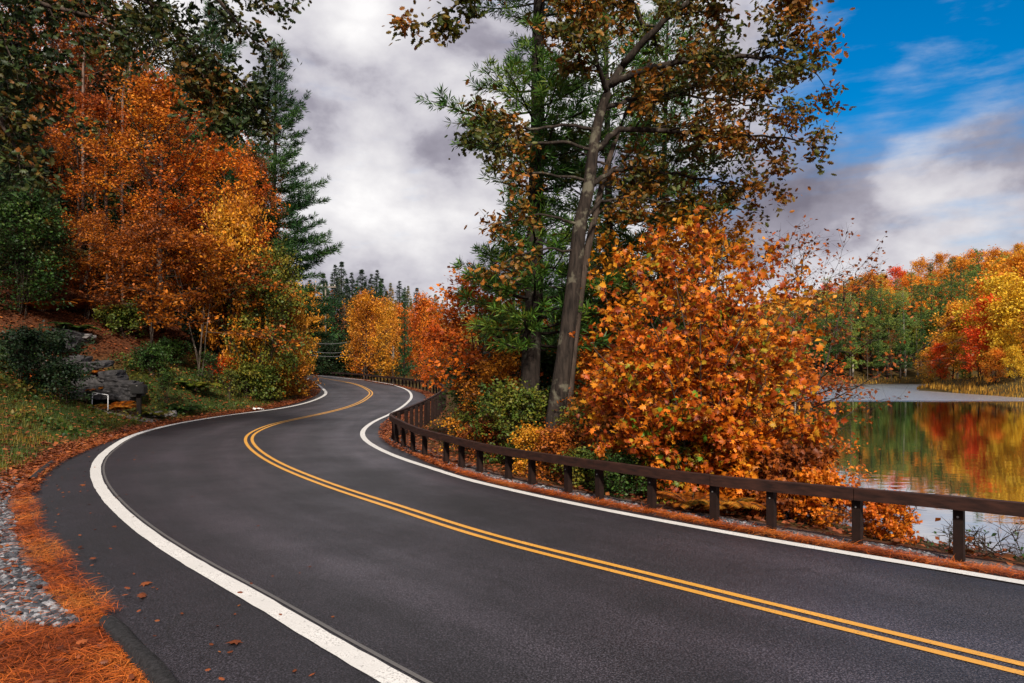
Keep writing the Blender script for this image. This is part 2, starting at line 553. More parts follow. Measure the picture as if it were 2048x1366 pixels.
M['reed'] = leaf_mat('reed', [(.30, .13, .02), (.42, .22, .03), (.52, .28, .04), (.30, .24, .04)], .3, .3)
M['asphalt'] = None


def asphalt_mat():
    m, t, out = new_mat('asphalt')
    tc = N(t, 'ShaderNodeTexCoord'); uv = N(t, 'ShaderNodeUVMap', uv_map='road_uv')
    o = tc.outputs['Object']
    sp = N(t, 'ShaderNodeSeparateXYZ'); t.links.new(uv.outputs[0], sp.inputs[0])
    fine = noise(t, 70, 4, .75, o)
    agg = N(t, 'ShaderNodeTexVoronoi', Scale=120.0); t.links.new(o, agg.inputs['Vector'])
    big = noise(t, .55, 5, .6, o)
    mp = N(t, 'ShaderNodeMapping'); mp.inputs['Scale'].default_value = (.12, 5.0, 1)
    t.links.new(uv.outputs[0], mp.inputs['Vector'])
    streak = noise(t, 1.0, 5, .6, mp.outputs[0])
    base = ramp(t, fine, [(.36, (.002, .0021, .0028)), (.5, (.012, .0121, .0152)), (.64, (.068, .067, .078))])
    stone = sstep(t, agg.outputs['Color'], .93, .99)
    base = mixc(t, mth(t, 'MULTIPLY', stone, .5), base, (.22, .20, .19))
    tone = mth(t, 'ADD', mth(t, 'MULTIPLY', sstep(t, big, .3, .7), .45), mth(t, 'MULTIPLY', sstep(t, streak, .3, .7), .55))
    base = mixc(t, 1.0, base, ramp(t, tone, [(.1, (.55, .55, .57)), (.9, (1.55, 1.47, 1.53))]), 'MULTIPLY')
    trk = ramp(t, sp.outputs[1], [(.0, (.5, .5, .5)), (.25, (.42, .42, .42)), (.31, (.85, .85, .85)), (.38, (.35, .35, .35)), (.46, (.85, .85, .85)), (.55, (.3, .3, .3)),
                                  (.65, (.85, .85, .85)), (.74, (.35, .35, .35)), (.84, (.85, .85, .85)), (1.0, (.4, .4, .4))])
    trk = mth(t, 'MULTIPLY', mth(t, 'SUBTRACT', trk, .5), sstep(t, streak, .25, .6))
    base = mixc(t, 1.0, base, ramp(t, mth(t, 'ADD', trk, .5), [(.2, (.80, .80, .82)), (.85, (1.35, 1.28, 1.32))]), 'MULTIPLY')
    # tarmac is toned darker outside the edge lines than in the lanes
    margin = sstep(t, mth(t, 'ABSOLUTE', mth(t, 'SUBTRACT', sp.outputs[1], .55)), .27, .40)
    base = mixc(t, mth(t, 'MULTIPLY', margin, .62), base, mixc(t, 1.0, base, (.40, .38, .42), 'MULTIPLY'))
    crk = N(t, 'ShaderNodeTexVoronoi', feature='DISTANCE_TO_EDGE', Scale=.38)
    wv = N(t, 'ShaderNodeVectorMath', operation='ADD'); nz = N(t, 'ShaderNodeTexNoise', Scale=1.3, Detail=5.0)
    sc = N(t, 'ShaderNodeVectorMath', operation='SCALE'); sc.inputs['Scale'].default_value = .9
    t.links.new(o, nz.inputs['Vector']); t.links.new(nz.outputs['Color'], sc.inputs[0]); t.links.new(o, wv.inputs[0]); t.links.new(sc.outputs[0], wv.inputs[1])
    t.links.new(wv.outputs[0], crk.inputs['Vector'])
    ck = mth(t, 'MULTIPLY', sstep(t, crk.outputs['Distance'], .007, .002), sstep(t, big, .44, .54))
    base = mixc(t, mth(t, 'MULTIPLY', ck, .4), base, (.008, .008, .009))
    b = pbsdf(t, out, base, .62, .42, fine, .55, .006)
    r_ = ramp(t, tone, [(.1, (.62, .62, .62)), (.9, (.44, .44, .44))])
    t.links.new(r_, b.inputs['Roughness'])
    return m


M['asphalt'] = asphalt_mat()


def paint_mat(name, c):
    m, t, out = new_mat(name)
    tc = N(t, 'ShaderNodeTexCoord'); o = tc.outputs['Object']
    f = noise(t, 70, 4, .7, o); g = noise(t, 2.2, 5, .65, o)
    w = mth(t, 'MULTIPLY', sstep(t, f, .50, .66), sstep(t, g, .36, .64))
    w = mth(t, 'MAXIMUM', w, mth(t, 'MULTIPLY', sstep(t, noise(t, 22, 5, .7, o), .60, .68), .8))
    spk = N(t, 'ShaderNodeTexVoronoi', Scale=9.0); t.links.new(o, spk.inputs['Vector'])
    dots = sstep(t, spk.outputs['Distance'], .07, .04)
    col = mixc(t, mth(t, 'MULTIPLY', w, .8), mixc(t, sstep(t, g, .3, .75), tuple(x * .80 for x in c), c), (.06, .055, .055))
    col = mixc(t, mth(t, 'MULTIPLY', dots, .75), col, (.04, .035, .03))
    pbsdf(t, out, col, .55, .35, f, .35, .004)
    return m


M['paint_white'] = paint_mat('paint_white', (.60, .59, .58))
M['paint_yellow'] = paint_mat('paint_yellow', (.62, .30, .045))
M['old_paint'] = paint_mat('old_paint', (.10, .095, .095))


def ground_mat():
    m, t, out = new_mat('ground')
    tc = N(t, 'ShaderNodeTexCoord'); o = tc.outputs['Object']
    at_ = N(t, 'ShaderNodeVertexColor', layer_name='cover')
    sp = N(t, 'ShaderNodeSeparateColor'); t.links.new(at_.outputs['Color'], sp.inputs[0])
    f = noise(t, 14, 6, .65, o); g = noise(t, .9, 5, .6, o)
    litter = ramp(t, f, [(.3, (.022, .010, .006)), (.5, (.075, .026, .012)), (.7, (.16, .055, .02))])
    grass = ramp(t, f, [(.3, (.012, .018, .005)), (.55, (.035, .05, .012)), (.75, (.09, .075, .02))])
    need = ramp(t, f, [(.3, (.03, .009, .005)), (.55, (.12, .028, .008)), (.75, (.26, .065, .014))])
    grav = ramp(t, noise(t, 40, 4, .6, o), [(.3, (.03, .028, .027)), (.5, (.12, .115, .12)), (.75, (.32, .31, .32))])
    col = mixc(t, sp.outputs[1], litter, grass)
    col = mixc(t, sp.outputs[0], col, need)
    col = mixc(t, sp.outputs[2], col, grav)
    pbsdf(t, out, col, .95, .1, f, .8, .05)
    return m


M['ground'] = ground_mat()


def water_mat():
    m, t, out = new_mat('lake_water')
    tc = N(t, 'ShaderNodeTexCoord'); o = tc.outputs['Object']
    sp = N(t, 'ShaderNodeSeparateXYZ'); t.links.new(o, sp.inputs[0])
    mp = N(t, 'ShaderNodeMapping'); mp.inputs['Scale'].default_value = (.9, 1.6, 1); t.links.new(o, mp.inputs['Vector'])
    calm = noise(t, 1.1, 3, .5, mp.outputs[0])
    fine = noise(t, 3.5, 4, .6, mp.outputs[0])
    edge = noise(t, .06, 3, .5, o)
    # a breeze roughens the far half of the pond
    yy = mth(t, 'ADD', sp.outputs[1], mth(t, 'MULTIPLY', mth(t, 'SUBTRACT', edge, .5), 10.0))
    wind = sstep(t, yy, 73, 79)
    h = mth(t, 'ADD', mth(t, 'MULTIPLY', calm, .016), mth(t, 'MULTIPLY', mth(t, 'MULTIPLY', fine, wind), 1.1))
    bp = N(t, 'ShaderNodeBump', Strength=1.0, Distance=.25); t.links.new(h, bp.inputs['Height'])
    gl = N(t, 'ShaderNodeBsdfGlossy'); t.links.new(mth(t, 'ADD', mth(t, 'MULTIPLY', wind, .26), .025), gl.inputs['Roughness']); t.links.new(bp.outputs[0], gl.inputs['Normal'])
    gl.inputs['Color'].default_value = (.97, .98, 1, 1)
    df = N(t, 'ShaderNodeBsdfDiffuse'); df.inputs[0].default_value = (.012, .018, .018, 1)
    fr = N(t, 'ShaderNodeFresnel', IOR=1.33); t.links.new(bp.outputs[0], fr.inputs['Normal'])
    mx = N(t, 'ShaderNodeMixShader')
    t.links.new(mth(t, 'MINIMUM', mth(t, 'ADD', mth(t, 'MULTIPLY', fr.outputs[0], .75), .52), 1.0), mx.inputs[0])
    t.links.new(df.outputs[0], mx.inputs[1]); t.links.new(gl.outputs[0], mx.inputs[2]); t.links.new(mx.outputs[0], out.inputs[0])
    return m


M['water'] = water_mat()
M['rail'] = plain('rail_wood', (.040, .015, .010), (.012, .005, .004), 5, .72, .2, .5, .006, stretch=(1, 1, 5))
M['post'] = plain('post_wood', (.020, .009, .007), (.007, .004, .0035), 7, .8, .15, .5, .006)
M['steel'] = plain('bolt_steel', (.35, .33, .31), (.16, .15, .14), 20, .4, .5)
M['stone_dark'] = plain('stone_dark', (.070, .066, .070), (.012, .012, .013), 5, .85, .25, .9, .05)
M['stone_grey'] = plain('stone_grey', (.24, .22, .22), (.07, .065, .065), 4, .85, .25, .8, .03)
M['kerb'] = plain('kerb_asphalt', (.026, .025, .028), (.006, .006, .007), 30, .85, .25, 1.0, .02)
M['black_paint'] = plain('black_paint', (.012, .011, .012), (.006, .006, .006), 9, .55, .3, .2, .004)
M['dark_wood'] = plain('dark_wood', (.018, .013, .011), (.007, .006, .005), 9, .8, .2, .4, .006)
M['white_wire'] = plain('white_wire', (.62, .62, .64), (.40, .40, .42), 12, .4, .5, .1, .002)
M['paper'] = plain('paper', (.72, .71, .69), (.5, .49, .47), 9, .8, .2)
M['pole_wood'] = plain('pole_wood', (.20, .17, .14), (.09, .075, .06), 3, .85, .2, .5, .01)
M['cable'] = plain('cable', (.30, .31, .32), (.2, .2, .21), 3, .5, .4, .1, .002)
M['drive'] = plain('driveway_grit', (.17, .14, .135), (.06, .05, .05), 12, .9, .15, .8, .02)
M['insulator'] = plain('insulator', (.5, .48, .45), (.3, .28, .27), 9, .3, .5)


def gravel_mat():
    m, t, out = new_mat('gravel_stone')
    g = N(t, 'ShaderNodeNewGeometry'); tc = N(t, 'ShaderNodeTexCoord')
    c = ramp(t, g.outputs['Random Per Island'], [(0, (.014, .016, .020)), (.4, (.048, .051, .062)), (.75, (.105, .11, .125)), (1, (.28, .28, .30))])
    n = noise(t, 45, 4, .6, tc.outputs['Object'])
    c = mixc(t, 1.0, c, ramp(t, n, [(.3, (.6, .6, .62)), (.7, (1.15, 1.12, 1.1))]), 'MULTIPLY')
    pbsdf(t, out, c, .85, .25, n, .6, .01)
    return m


M['gravel'] = gravel_mat()

# ------------------------------------------------------------------ ground sheet, lake, road
nx, ny = len(GX), len(GY)
idx = np.arange(nx * ny).reshape(ny, nx)
q = np.stack([idx[:-1, :-1], idx[:-1, 1:], idx[1:, 1:], idx[1:, :-1]], -1).reshape(-1, 4)
gme = mesh_np('ground', np.column_stack([GP, gh]), q.ravel(), np.full(len(q), 4), True)
cov = np.zeros((len(GP), 4), np.float32); cov[:, 3] = 1
wbl = wob(GP, 1.3, 11)
y_ = GP[:, 1]
grassy = np.where(gdl > 0, sst(gdl, .5, 1.3) * (1 - sst(gdl + wbl * 1.5, 3.6, 6.0)) * sst(y_, 10, 14), 0)
grassy = np.where(gdr > 0, sst(gdr, .8, 1.6) * .55, grassy)
need_ = np.where(gdl >= 0, 1 - sst(gdl + wbl * .2, .3, .8), 0)
need_ = np.where(gdr >= 0, (1 - sst(gdr, .05, .25)), need_)
need_ = np.where((gdl >= 0) & (y_ < 5.5), 1.0, need_)
grv = np.where((gdl > .15) & (y_ > 5.2) & (y_ < 13.5), sst(gdl + wbl * .15, .22, .4) * sst(y_, 5.3, 5.8) * (1 - sst(y_, 11.5, 13.5)), 0)
grv = np.where(gdr > 0, sst(gdr, .08, .2) * (1 - sst(gdr + wbl * .2, .45, .9)) * (1 - sst(y_, 14, 22)) * .9, grv)
cov[:, 0], cov[:, 1], cov[:, 2] = need_, grassy, grv
at_ = gme.color_attributes.new('cover', 'FLOAT_COLOR', 'POINT')
at_.data.foreach_set('color', cov.ravel())
tag(link('ground', gme, M['ground']), 'leaf-strewn ground rising in a wooded bank beside the road', 'ground', kind='structure')

lk = mesh_py('lake', [(-6, -60, WATER), (520, -60, WATER), (520, 200, WATER), (-6, 200, WATER)], [(0, 1, 2, 3)])
tag(link('lake', lk, M['water']), 'still lake mirroring the autumn trees beyond the guardrail', 'lake', kind='structure')


def road_mesh():
    n = 700
    # match both edges by marching pairs of nearest stations
    a = resample(left_edge_c, .25)
    b = resample(right_edge_c, .25)
    ka = [0, 0.0]
    def station(P, ys):
        return P
    sa = np.linspace(0, len(a) - 1, n); sb = np.zeros(n)
    # dynamic time-warp so that rungs stay short across the bends
    A_, B_ = a[::3], b[::3]
    D = np.linalg.norm(A_[:, None] - B_[None], axis=2) ** 2
    C = np.full(D.shape, 1e18); C[0, 0] = D[0, 0]
    for i in range(D.shape[0]):
        for j in range(D.shape[1]):
            if i == j == 0: continue
            m_ = 1e18
            if i: m_ = min(m_, C[i - 1, j])
            if j: m_ = min(m_, C[i, j - 1])
            if i and j: m_ = min(m_, C[i - 1, j - 1])
            C[i, j] = D[i, j] + m_
    i, j = D.shape[0] - 1, D.shape[1] - 1
    path = [(i, j)]
    while i or j:
        opts = []
        if i and j: opts.append((C[i - 1, j - 1], i - 1, j - 1))
        if i: opts.append((C[i - 1, j], i - 1, j))
        if j: opts.append((C[i, j - 1], i, j - 1))
        _, i, j = min(opts); path.append((i, j))
    path = np.array(path[::-1], float)
    t = np.linspace(0, 1, len(path)); tt = np.linspace(0, 1, n)
    pa = smooth(np.column_stack([np.interp(tt, t, path[:, 0]), np.interp(tt, t, path[:, 1])]), 30)
    pick = lambda P, u: np.column_stack([np.interp(u, np.arange(len(P)), P[:, k]) for k in (0, 1)])
    LA, RB = pick(A_, pa[:, 0]), pick(B_, pa[:, 1])
    K = 17
    v = np.linspace(0, 1, K)
    P = LA[:, None] * (1 - v[None, :, None]) + RB[:, None] * v[None, :, None]
    mid = (LA + RB) / 2
    s = np.r_[0, np.cumsum(np.linalg.norm(np.diff(mid, axis=0), axis=1))]
    edge_drop = np.where((v == 0) | (v == 1), -.05, 0.0)
    Z = E(P[..., 1]) + .012 + .03 * (1 - (2 * v[None] - 1) ** 2) * 0 + edge_drop[None]
    V = np.concatenate([P, Z[..., None]], 2).reshape(-1, 3)
    ix = np.arange(n * K).reshape(n, K)
    q = np.stack([ix[:-1, :-1], ix[:-1, 1:], ix[1:, 1:], ix[1:, :-1]], -1).reshape(-1, 4)
    me = mesh_np('road', V, q.ravel(), np.full(len(q), 4), True)
    uvl = me.uv_layers.new(name='road_uv')
    UV = np.stack([np.repeat(s, K), np.tile(v, n)], 1)
    uvl.data.foreach_set('uv', UV[q.ravel()].astype(np.float32).ravel())
    return me


road = tag(link('road', road_mesh(), M['asphalt']), 'dark asphalt road winding in an S past the lake', 'road', kind='structure')


def normals2(P):
    T = np.gradient(P, axis=0)
    T /= np.linalg.norm(T, axis=1)[:, None]
    return np.column_stack([-T[:, 1], T[:, 0]])


def strip(name, P, w, off, mat, parent, dz=.018):
    P = smooth(resample(P, .2), 4)
    n = normals2(P)
    jit = 1 + .03 * np.random.default_rng(3).standard_normal(len(P))
    A_, B_ = P + n * (off + w / 2 * jit)[:, None], P + n * (off - w / 2 * jit)[:, None]
    V = np.vstack([np.column_stack([A_, E(A_[:, 1]) + dz]), np.column_stack([B_, E(B_[:, 1]) + dz])])
    k = len(P)
    i = np.arange(k - 1)
    q = np.stack([i, i + 1, i + 1 + k, i + k], 1)
    return link(name, mesh_np(name, V, q.ravel(), np.full(len(q), 4)), mat, parent)


strip('edge_line', left_white_c, .175, 0.0, M['paint_white'], road)['label'] = 'wide white line along the left edge'
strip('edge_line', right_white_c, .145, 0.0, M['paint_white'], road)['label'] = 'white line along the guardrail side'
strip('centre_line', yellow_c, .08, .085, M['paint_yellow'], road)['label'] = 'yellow centre line, nearer the left lane'
strip('centre_line', yellow_c, .08, -.085, M['paint_yellow'], road)['label'] = 'yellow centre line, nearer the guardrail'
strip('worn_line', left_white_c[:120], .035, -.135, M['old_paint'], road, .016)


# ------------------------------------------------------------------ small solid shapes
def box(V, Fs, c, s, rot=None, taper=1.0):
    b = len(V)
    for dz in (-1, 1):
        k = taper if dz > 0 else 1
        for dx, dy in ((-1, -1), (1, -1), (1, 1), (-1, 1)):
            p = np.array([dx * s[0] / 2 * k, dy * s[1] / 2 * k, dz * s[2] / 2])
            if rot is not None:
                p = rot @ p
            V.append(tuple(p + np.asarray(c)))
    Fs += [[b, b + 3, b + 2, b + 1], [b + 4, b + 5, b + 6, b + 7], [b, b + 1, b + 5, b + 4], [b + 1, b + 2, b + 6, b + 5],
           [b + 2, b + 3, b + 7, b + 6], [b + 3, b, b + 4, b + 7]]


def rotz(a):
    c, s = math.cos(a), math.sin(a)
    return np.array([[c, -s, 0], [s, c, 0], [0, 0, 1.0]])


def tubes(name, lines):
    """lines: list of (points, radii, sides) -> one smooth mesh"""
    V, Lp, Tt = [], [], []
    base = 0
    for P, r, k in lines:
        P = np.asarray(P, float)
        n = len(P)
        r = np.broadcast_to(np.asarray(r, float), (n,))
        T = np.gradient(P, axis=0)
        T /= np.linalg.norm(T, axis=1)[:, None] + 1e-9
        ref = np.where(np.abs(T[:, 2:3]) > .9, np.array([[1., 0, 0]]), np.array([[0., 0, 1]]))
        U = np.cross(T, ref); U /= np.linalg.norm(U, axis=1)[:, None] + 1e-9
        W = np.cross(T, U)
        a = np.linspace(0, 2 * np.pi, k, endpoint=False)
        ring = P[:, None] + (U[:, None] * np.cos(a)[None, :, None] + W[:, None] * np.sin(a)[None, :, None]) * r[:, None, None]
        V.append(ring.reshape(-1, 3))
        ix = base + np.arange(n * k).reshape(n, k)
        q = np.stack([ix[:-1], np.roll(ix, -1, 1)[:-1], np.roll(ix, -1, 1)[1:], ix[1:]], -1).reshape(-1, 4)
        Lp.append(q.ravel()); Tt.append(np.full(len(q), 4))
        Lp.append(ix[0][::-1]); Tt.append([k]); Lp.append(ix[-1]); Tt.append([k])
        base += n * k
    return mesh_np(name, np.vstack(V), np.concatenate(Lp), np.concatenate(Tt), True)


# ------------------------------------------------------------------ guardrail
def build_guardrail():
    root = thing('guardrail', 'dark brown timber guardrail curving along the lake side of the road', 'guardrail',
                 (rail_c[20, 0], rail_c[20, 1], gz(rail_c[20, 0], rail_c[20, 1])))
    org = np.array(root.location)
    P = rail_c[:, :2]
    s = np.r_[0, np.cumsum(np.linalg.norm(np.diff(P, axis=0), axis=1))]
    top = E(P[:, 1]) + rail_c[:, 2]
    n = normals2(P)
    # arc positions of the surveyed posts
    posts = []
    for w in rail_world[3:16]:
        posts.append(s[np.argmin(((P - w) ** 2).sum(1))])
    st = posts[1] - posts[0]
    posts = [posts[0] - st * 1.08 * k for k in (3, 2, 1)] + posts
    u = posts[-1]
    while u < s[-1] - .3:
        u += .98
        posts.append(min(u, s[-1]))
    posts = [max(.1, p) for p in posts]
    posts = sorted(posts)

    def smp(u):
        x, y = np.interp(u, s, P[:, 0]), np.interp(u, s, P[:, 1])
        a, b = np.interp(u, s, n[:, 0]), np.interp(u, s, n[:, 1])
        return np.array([x, y]), np.array([a, b]) / math.hypot(a, b), float(np.interp(u, s, top))
    # rail sections, each over two bays, with open joints
    RH, RT = .135, .085
    bounds = posts[::2] + ([posts[-1]] if (len(posts) - 1) % 2 else [])
    bounds[0] -= .1
    for k, (a, b) in enumerate(zip(bounds[:-1], bounds[1:])):
        us = np.linspace(a + .004, b - .004, max(3, int((b - a) / .25)))
        V, Fs = [], []
        r2 = np.random.default_rng(k)
        dzj = r2.normal(0, .003)
        for ui in us:
            p, nn, tz = smp(ui)
            for (dn, dz) in ((-RT / 2, -.004), (-RT / 2 + .004, 0), (RT / 2 - .004, 0), (RT / 2, -.004), (RT / 2, -RH), (-RT / 2, -RH)):
                V.append((p[0] + nn[0] * dn - org[0], p[1] + nn[1] * dn - org[1], tz + dz + dzj - org[2]))
        m_ = len(us)
        for i in range(m_ - 1):
            for j in range(6):
                Fs.append([i * 6 + j, i * 6 + (j + 1) % 6, (i + 1) * 6 + (j + 1) % 6, (i + 1) * 6 + j])
        Fs.append([5, 4, 3, 2, 1, 0]); Fs.append([(m_ - 1) * 6 + j for j in range(6)])
        link('rail', mesh_py('rail', V, Fs), M['rail'], root)
    for k, u in enumerate(posts):
        p, nn, tz = smp(u)
        ang = math.atan2(nn[1], nn[0])
        g0 = min(gz(p[0], p[1]), float(E(p[1])))
        g0 -= .35 + (.35 if 19 < p[1] < 36 else 0)
        h = tz - .035 - g0
        # posts stand behind the beam (lake side)
        side = -(RT / 2 + .053)
        c = (p[0] + nn[0] * side, p[1] + nn[1] * side)
        r2 = np.random.default_rng(100 + k)
        V, Fs = [], []
        wd, dp = .092, .10
        b_ = .012
        for dz in (0, h - .012, h):
            i_ = b_ if dz == h else 0
            for dx, dy in ((-1, -1), (1, -1), (1, 1), (-1, 1)):
                V.append((dx * (dp / 2 - i_), dy * (wd / 2 - i_), dz))
        for l in (0, 4):
            for j in range(4):
                Fs.append([l + j, l + (j + 1) % 4, l + 4 + (j + 1) % 4, l + 4 + j])
        Fs.append([8, 9, 10, 11]); Fs.append([3, 2, 1, 0])
        o = link('post', mesh_py('post', V, Fs), M['post'], root)
        o.location = (c[0] - org[0], c[1] - org[1], g0 - org[2])
        o.rotation_euler = (r2.normal(0, .008), r2.normal(0, .008), ang)
        if p[1] < 12:
            a = np.linspace(0, 2 * np.pi, 8, endpoint=False)
            V = [(x_, .011 * math.cos(t_), .011 * math.sin(t_)) for x_ in (0, .008) for t_ in a] + [(.012, 0, 0)]
            Fs = [[i, (i + 1) % 8, 8 + (i + 1) % 8, 8 + i] for i in range(8)] + [[8 + i, 8 + (i + 1) % 8, 16] for i in range(8)]
            bo = link('bolt', mesh_py('bolt', V, Fs), M['steel'], o)
            bo.location = (dp / 2 + .001, 0, h - RH - .05)


build_guardrail()


# ------------------------------------------------------------------ leaf and needle templates
def T_diamond():
    return np.array([(0, 0, 0), (.5, .32, .07), (1, 0, -.05), (.5, -.32, .07)], float), [(0, 1, 2), (0, 2, 3)]


def T_outline(pts, cx=.45, curl=.12):
    V = [(cx, 0, .06)] + [(x, y, -curl * (abs(y) * 1.2) - curl * max(0, x - .6)) for x, y in pts]
    k = len(pts)
    return np.array(V, float), [(0, 1 + i, 1 + (i + 1) % k) for i in range(k)]


def T_maple():
    half = [(0, .02), (.06, .20), (-.04, .44), (.22, .27), (.44, .62), (.50, .27), (.74, .30), (.78, .12), (1.06, 0)]
    pts = half + [(x, -y) for x, y in half[-2::-1]]
    return T_outline(pts, .4, .22)


def T_oak():
    half = [(0, .02), (.2, .14), (.28, .30), (.42, .16), (.56, .34), (.68, .16), (.84, .22), (1.0, .03)]
    pts = half + [(x, -y) for x, y in half[::-1]]
    return T_outline(pts, .5, .16)


def T_tuft(k=8, w=.05, spread=1.0, seed=1):
    r = np.random.default_rng(seed)
    V, Fs = [], []
    for i in range(k):
        a = i * 2.4 + r.uniform(-.3, .3)
        s = spread * r.uniform(.35, 1.0)
        d = np.array([math.cos(s), math.sin(s) * math.cos(a), math.sin(s) * math.sin(a)])
        side = np.cross(d, r.normal(size=3)); side /= np.linalg.norm(side)
        L = r.uniform(.75, 1.1)
        b = len(V)
        V += [tuple(d * .04), tuple(d * L * .55 + side * w), tuple(d * L)] if i % 2 else [tuple(d * .04), tuple(d * L * .5 - side * w), tuple(d * L)]
        Fs += [(b, b + 1, b + 2)]
    return np.array(V), Fs


def T_blade():
    return np.array([(0, -.04, 0), (0, .04, 0), (.45, .03, .10), (.45, -.03, .10), (1, 0, .42)], float), [(0, 1, 2, 3), (3, 2, 4)]


def T_needle():
    return np.array([(0, -.012, 0), (0, .012, 0), (.5, .014, .05), (.5, -.010, .05), (1, 0, -.02)], float), [(0, 1, 2, 3), (3, 2, 4)]


TPL = dict(diamond=T_diamond(), maple=T_maple(), oak=T_oak(), tuft=T_tuft(11, .12, 1.1), tuftfar=T_tuft(8, .21, 1.2, 4), blade=T_blade(), needle=T_needle())


def place_tpl(name, tpl, P, X, Up, size):
    """P origins, X forward directions, Up approximate normals, size scalars"""
    T, Fs = TPL[tpl]
    P = np.asarray(P, float); n = len(P)
    X = X / (np.linalg.norm(X, axis=1)[:, None] + 1e-9)
    Y = np.cross(Up, X); Y /= np.linalg.norm(Y, axis=1)[:, None] + 1e-9
    Zv = np.cross(X, Y)
    S = np.asarray(size, float).reshape(-1, 1, 1)
    V = P[:, None] + S * (X[:, None] * T[None, :, 0:1] + Y[:, None] * T[None, :, 1:2] + Zv[:, None] * T[None, :, 2:3])
    k = len(T)
    lp = np.concatenate([np.array(f) for f in Fs])
    loops = (np.arange(n)[:, None] * k + lp[None]).ravel()
    tot = np.tile([len(f) for f in Fs], n)
    return mesh_np(name, V.reshape(-1, 3), loops, tot, True)


def rand_dirs(r, n):
    v = r.normal(size=(n, 3))
    return v / np.linalg.norm(v, axis=1)[:, None]


def leaves(name, r, P, size, tpl='diamond', up=.9, droop=.25, jitter=.35):
    P = np.asarray(P)
    n = len(P)
    X = rand_dirs(r, n); X[:, 2] = X[:, 2] * .6 - droop
    U = rand_dirs(r, n); U[:, 2] += up
    return place_tpl(name, tpl, P, X, U, size * (1 + jitter * r.uniform(-1, 1, n)))


# ------------------------------------------------------------------ broadleaf growth
def curve(r, p0, d, L, n=5, bend=0.0, wig=.08):
    """polyline from p0 along d; bend>0 turns it up, <0 lets it hang"""
    d = np.asarray(d, float); d /= np.linalg.norm(d)
    P = [np.asarray(p0, float)]
    st = L / (n - 1)
    for i in range(n - 1):
        d = d + np.array([0, 0, bend / (n - 1)]) + r.normal(size=3) * wig
        d /= np.linalg.norm(d)
        P.append(P[-1] + d * st)
    return np.array(P)


def sub_branches(r, P, rad, lines, twig_pts, n_sub=7, sub_len=1.2, n_twig=5, twig_len=.5, lpt=6, start=.25, bend=.1, spread=.9, flat=.5,
                 jit=.07, sides=4, twiglines=True):
    """hang side branches and twigs on a limb P; collects wood in lines, leaf positions in twig_pts"""
    s = np.r_[0, np.cumsum(np.linalg.norm(np.diff(P, axis=0), axis=1))]
    s /= s[-1]
    T = np.gradient(P, axis=0)
    for k in range(n_sub + 1):
        u = start + (1 - start) * (k + r.uniform(0, .9)) / (n_sub + .5) if k < n_sub else 1.0
        u = min(u, 1.0)
        p = np.array([np.interp(u, s, P[:, i]) for i in range(3)])
        t = np.array([np.interp(u, s, T[:, i]) for i in range(3)]); t /= np.linalg.norm(t)
        sd = rand_dirs(r, 1)[0]; sd[2] *= flat
        d = t * (1.0 if k == n_sub else .55) + sd * spread
        L = sub_len * (1 - .45 * u) * r.uniform(.6, 1.25)
        B = curve(r, p, d, L, 5, bend, .12)
        r0 = max(.006, rad * (1 - .7 * u) * .45)
        lines.append((B, np.linspace(r0, r0 * .35, 5), sides))
        for j in range(n_twig):
            v = r.uniform(.25, 1.0)
            q = np.array([np.interp(v * 4, np.arange(5), B[:, i]) for i in range(3)])
            dd = (B[-1] - B[0]) / (np.linalg.norm(B[-1] - B[0]) + 1e-9) * .7 + rand_dirs(r, 1)[0] * np.array([1, 1, flat + .1]) * .9
            W = curve(r, q, dd, twig_len * r.uniform(.6, 1.3), 3, bend * .5, .15)
            if twiglines:
                lines.append((W, np.array([.5, .35, .2]) * max(.007, r0 * .6), 3))
            m = max(1, r.poisson(lpt))
            a = r.uniform(.1, 1.05, m)[:, None]
            twig_pts.append(W[0] * (1 - a) + W[2] * a + r.normal(size=(m, 3)) * jit * np.array([1, 1, .8]))


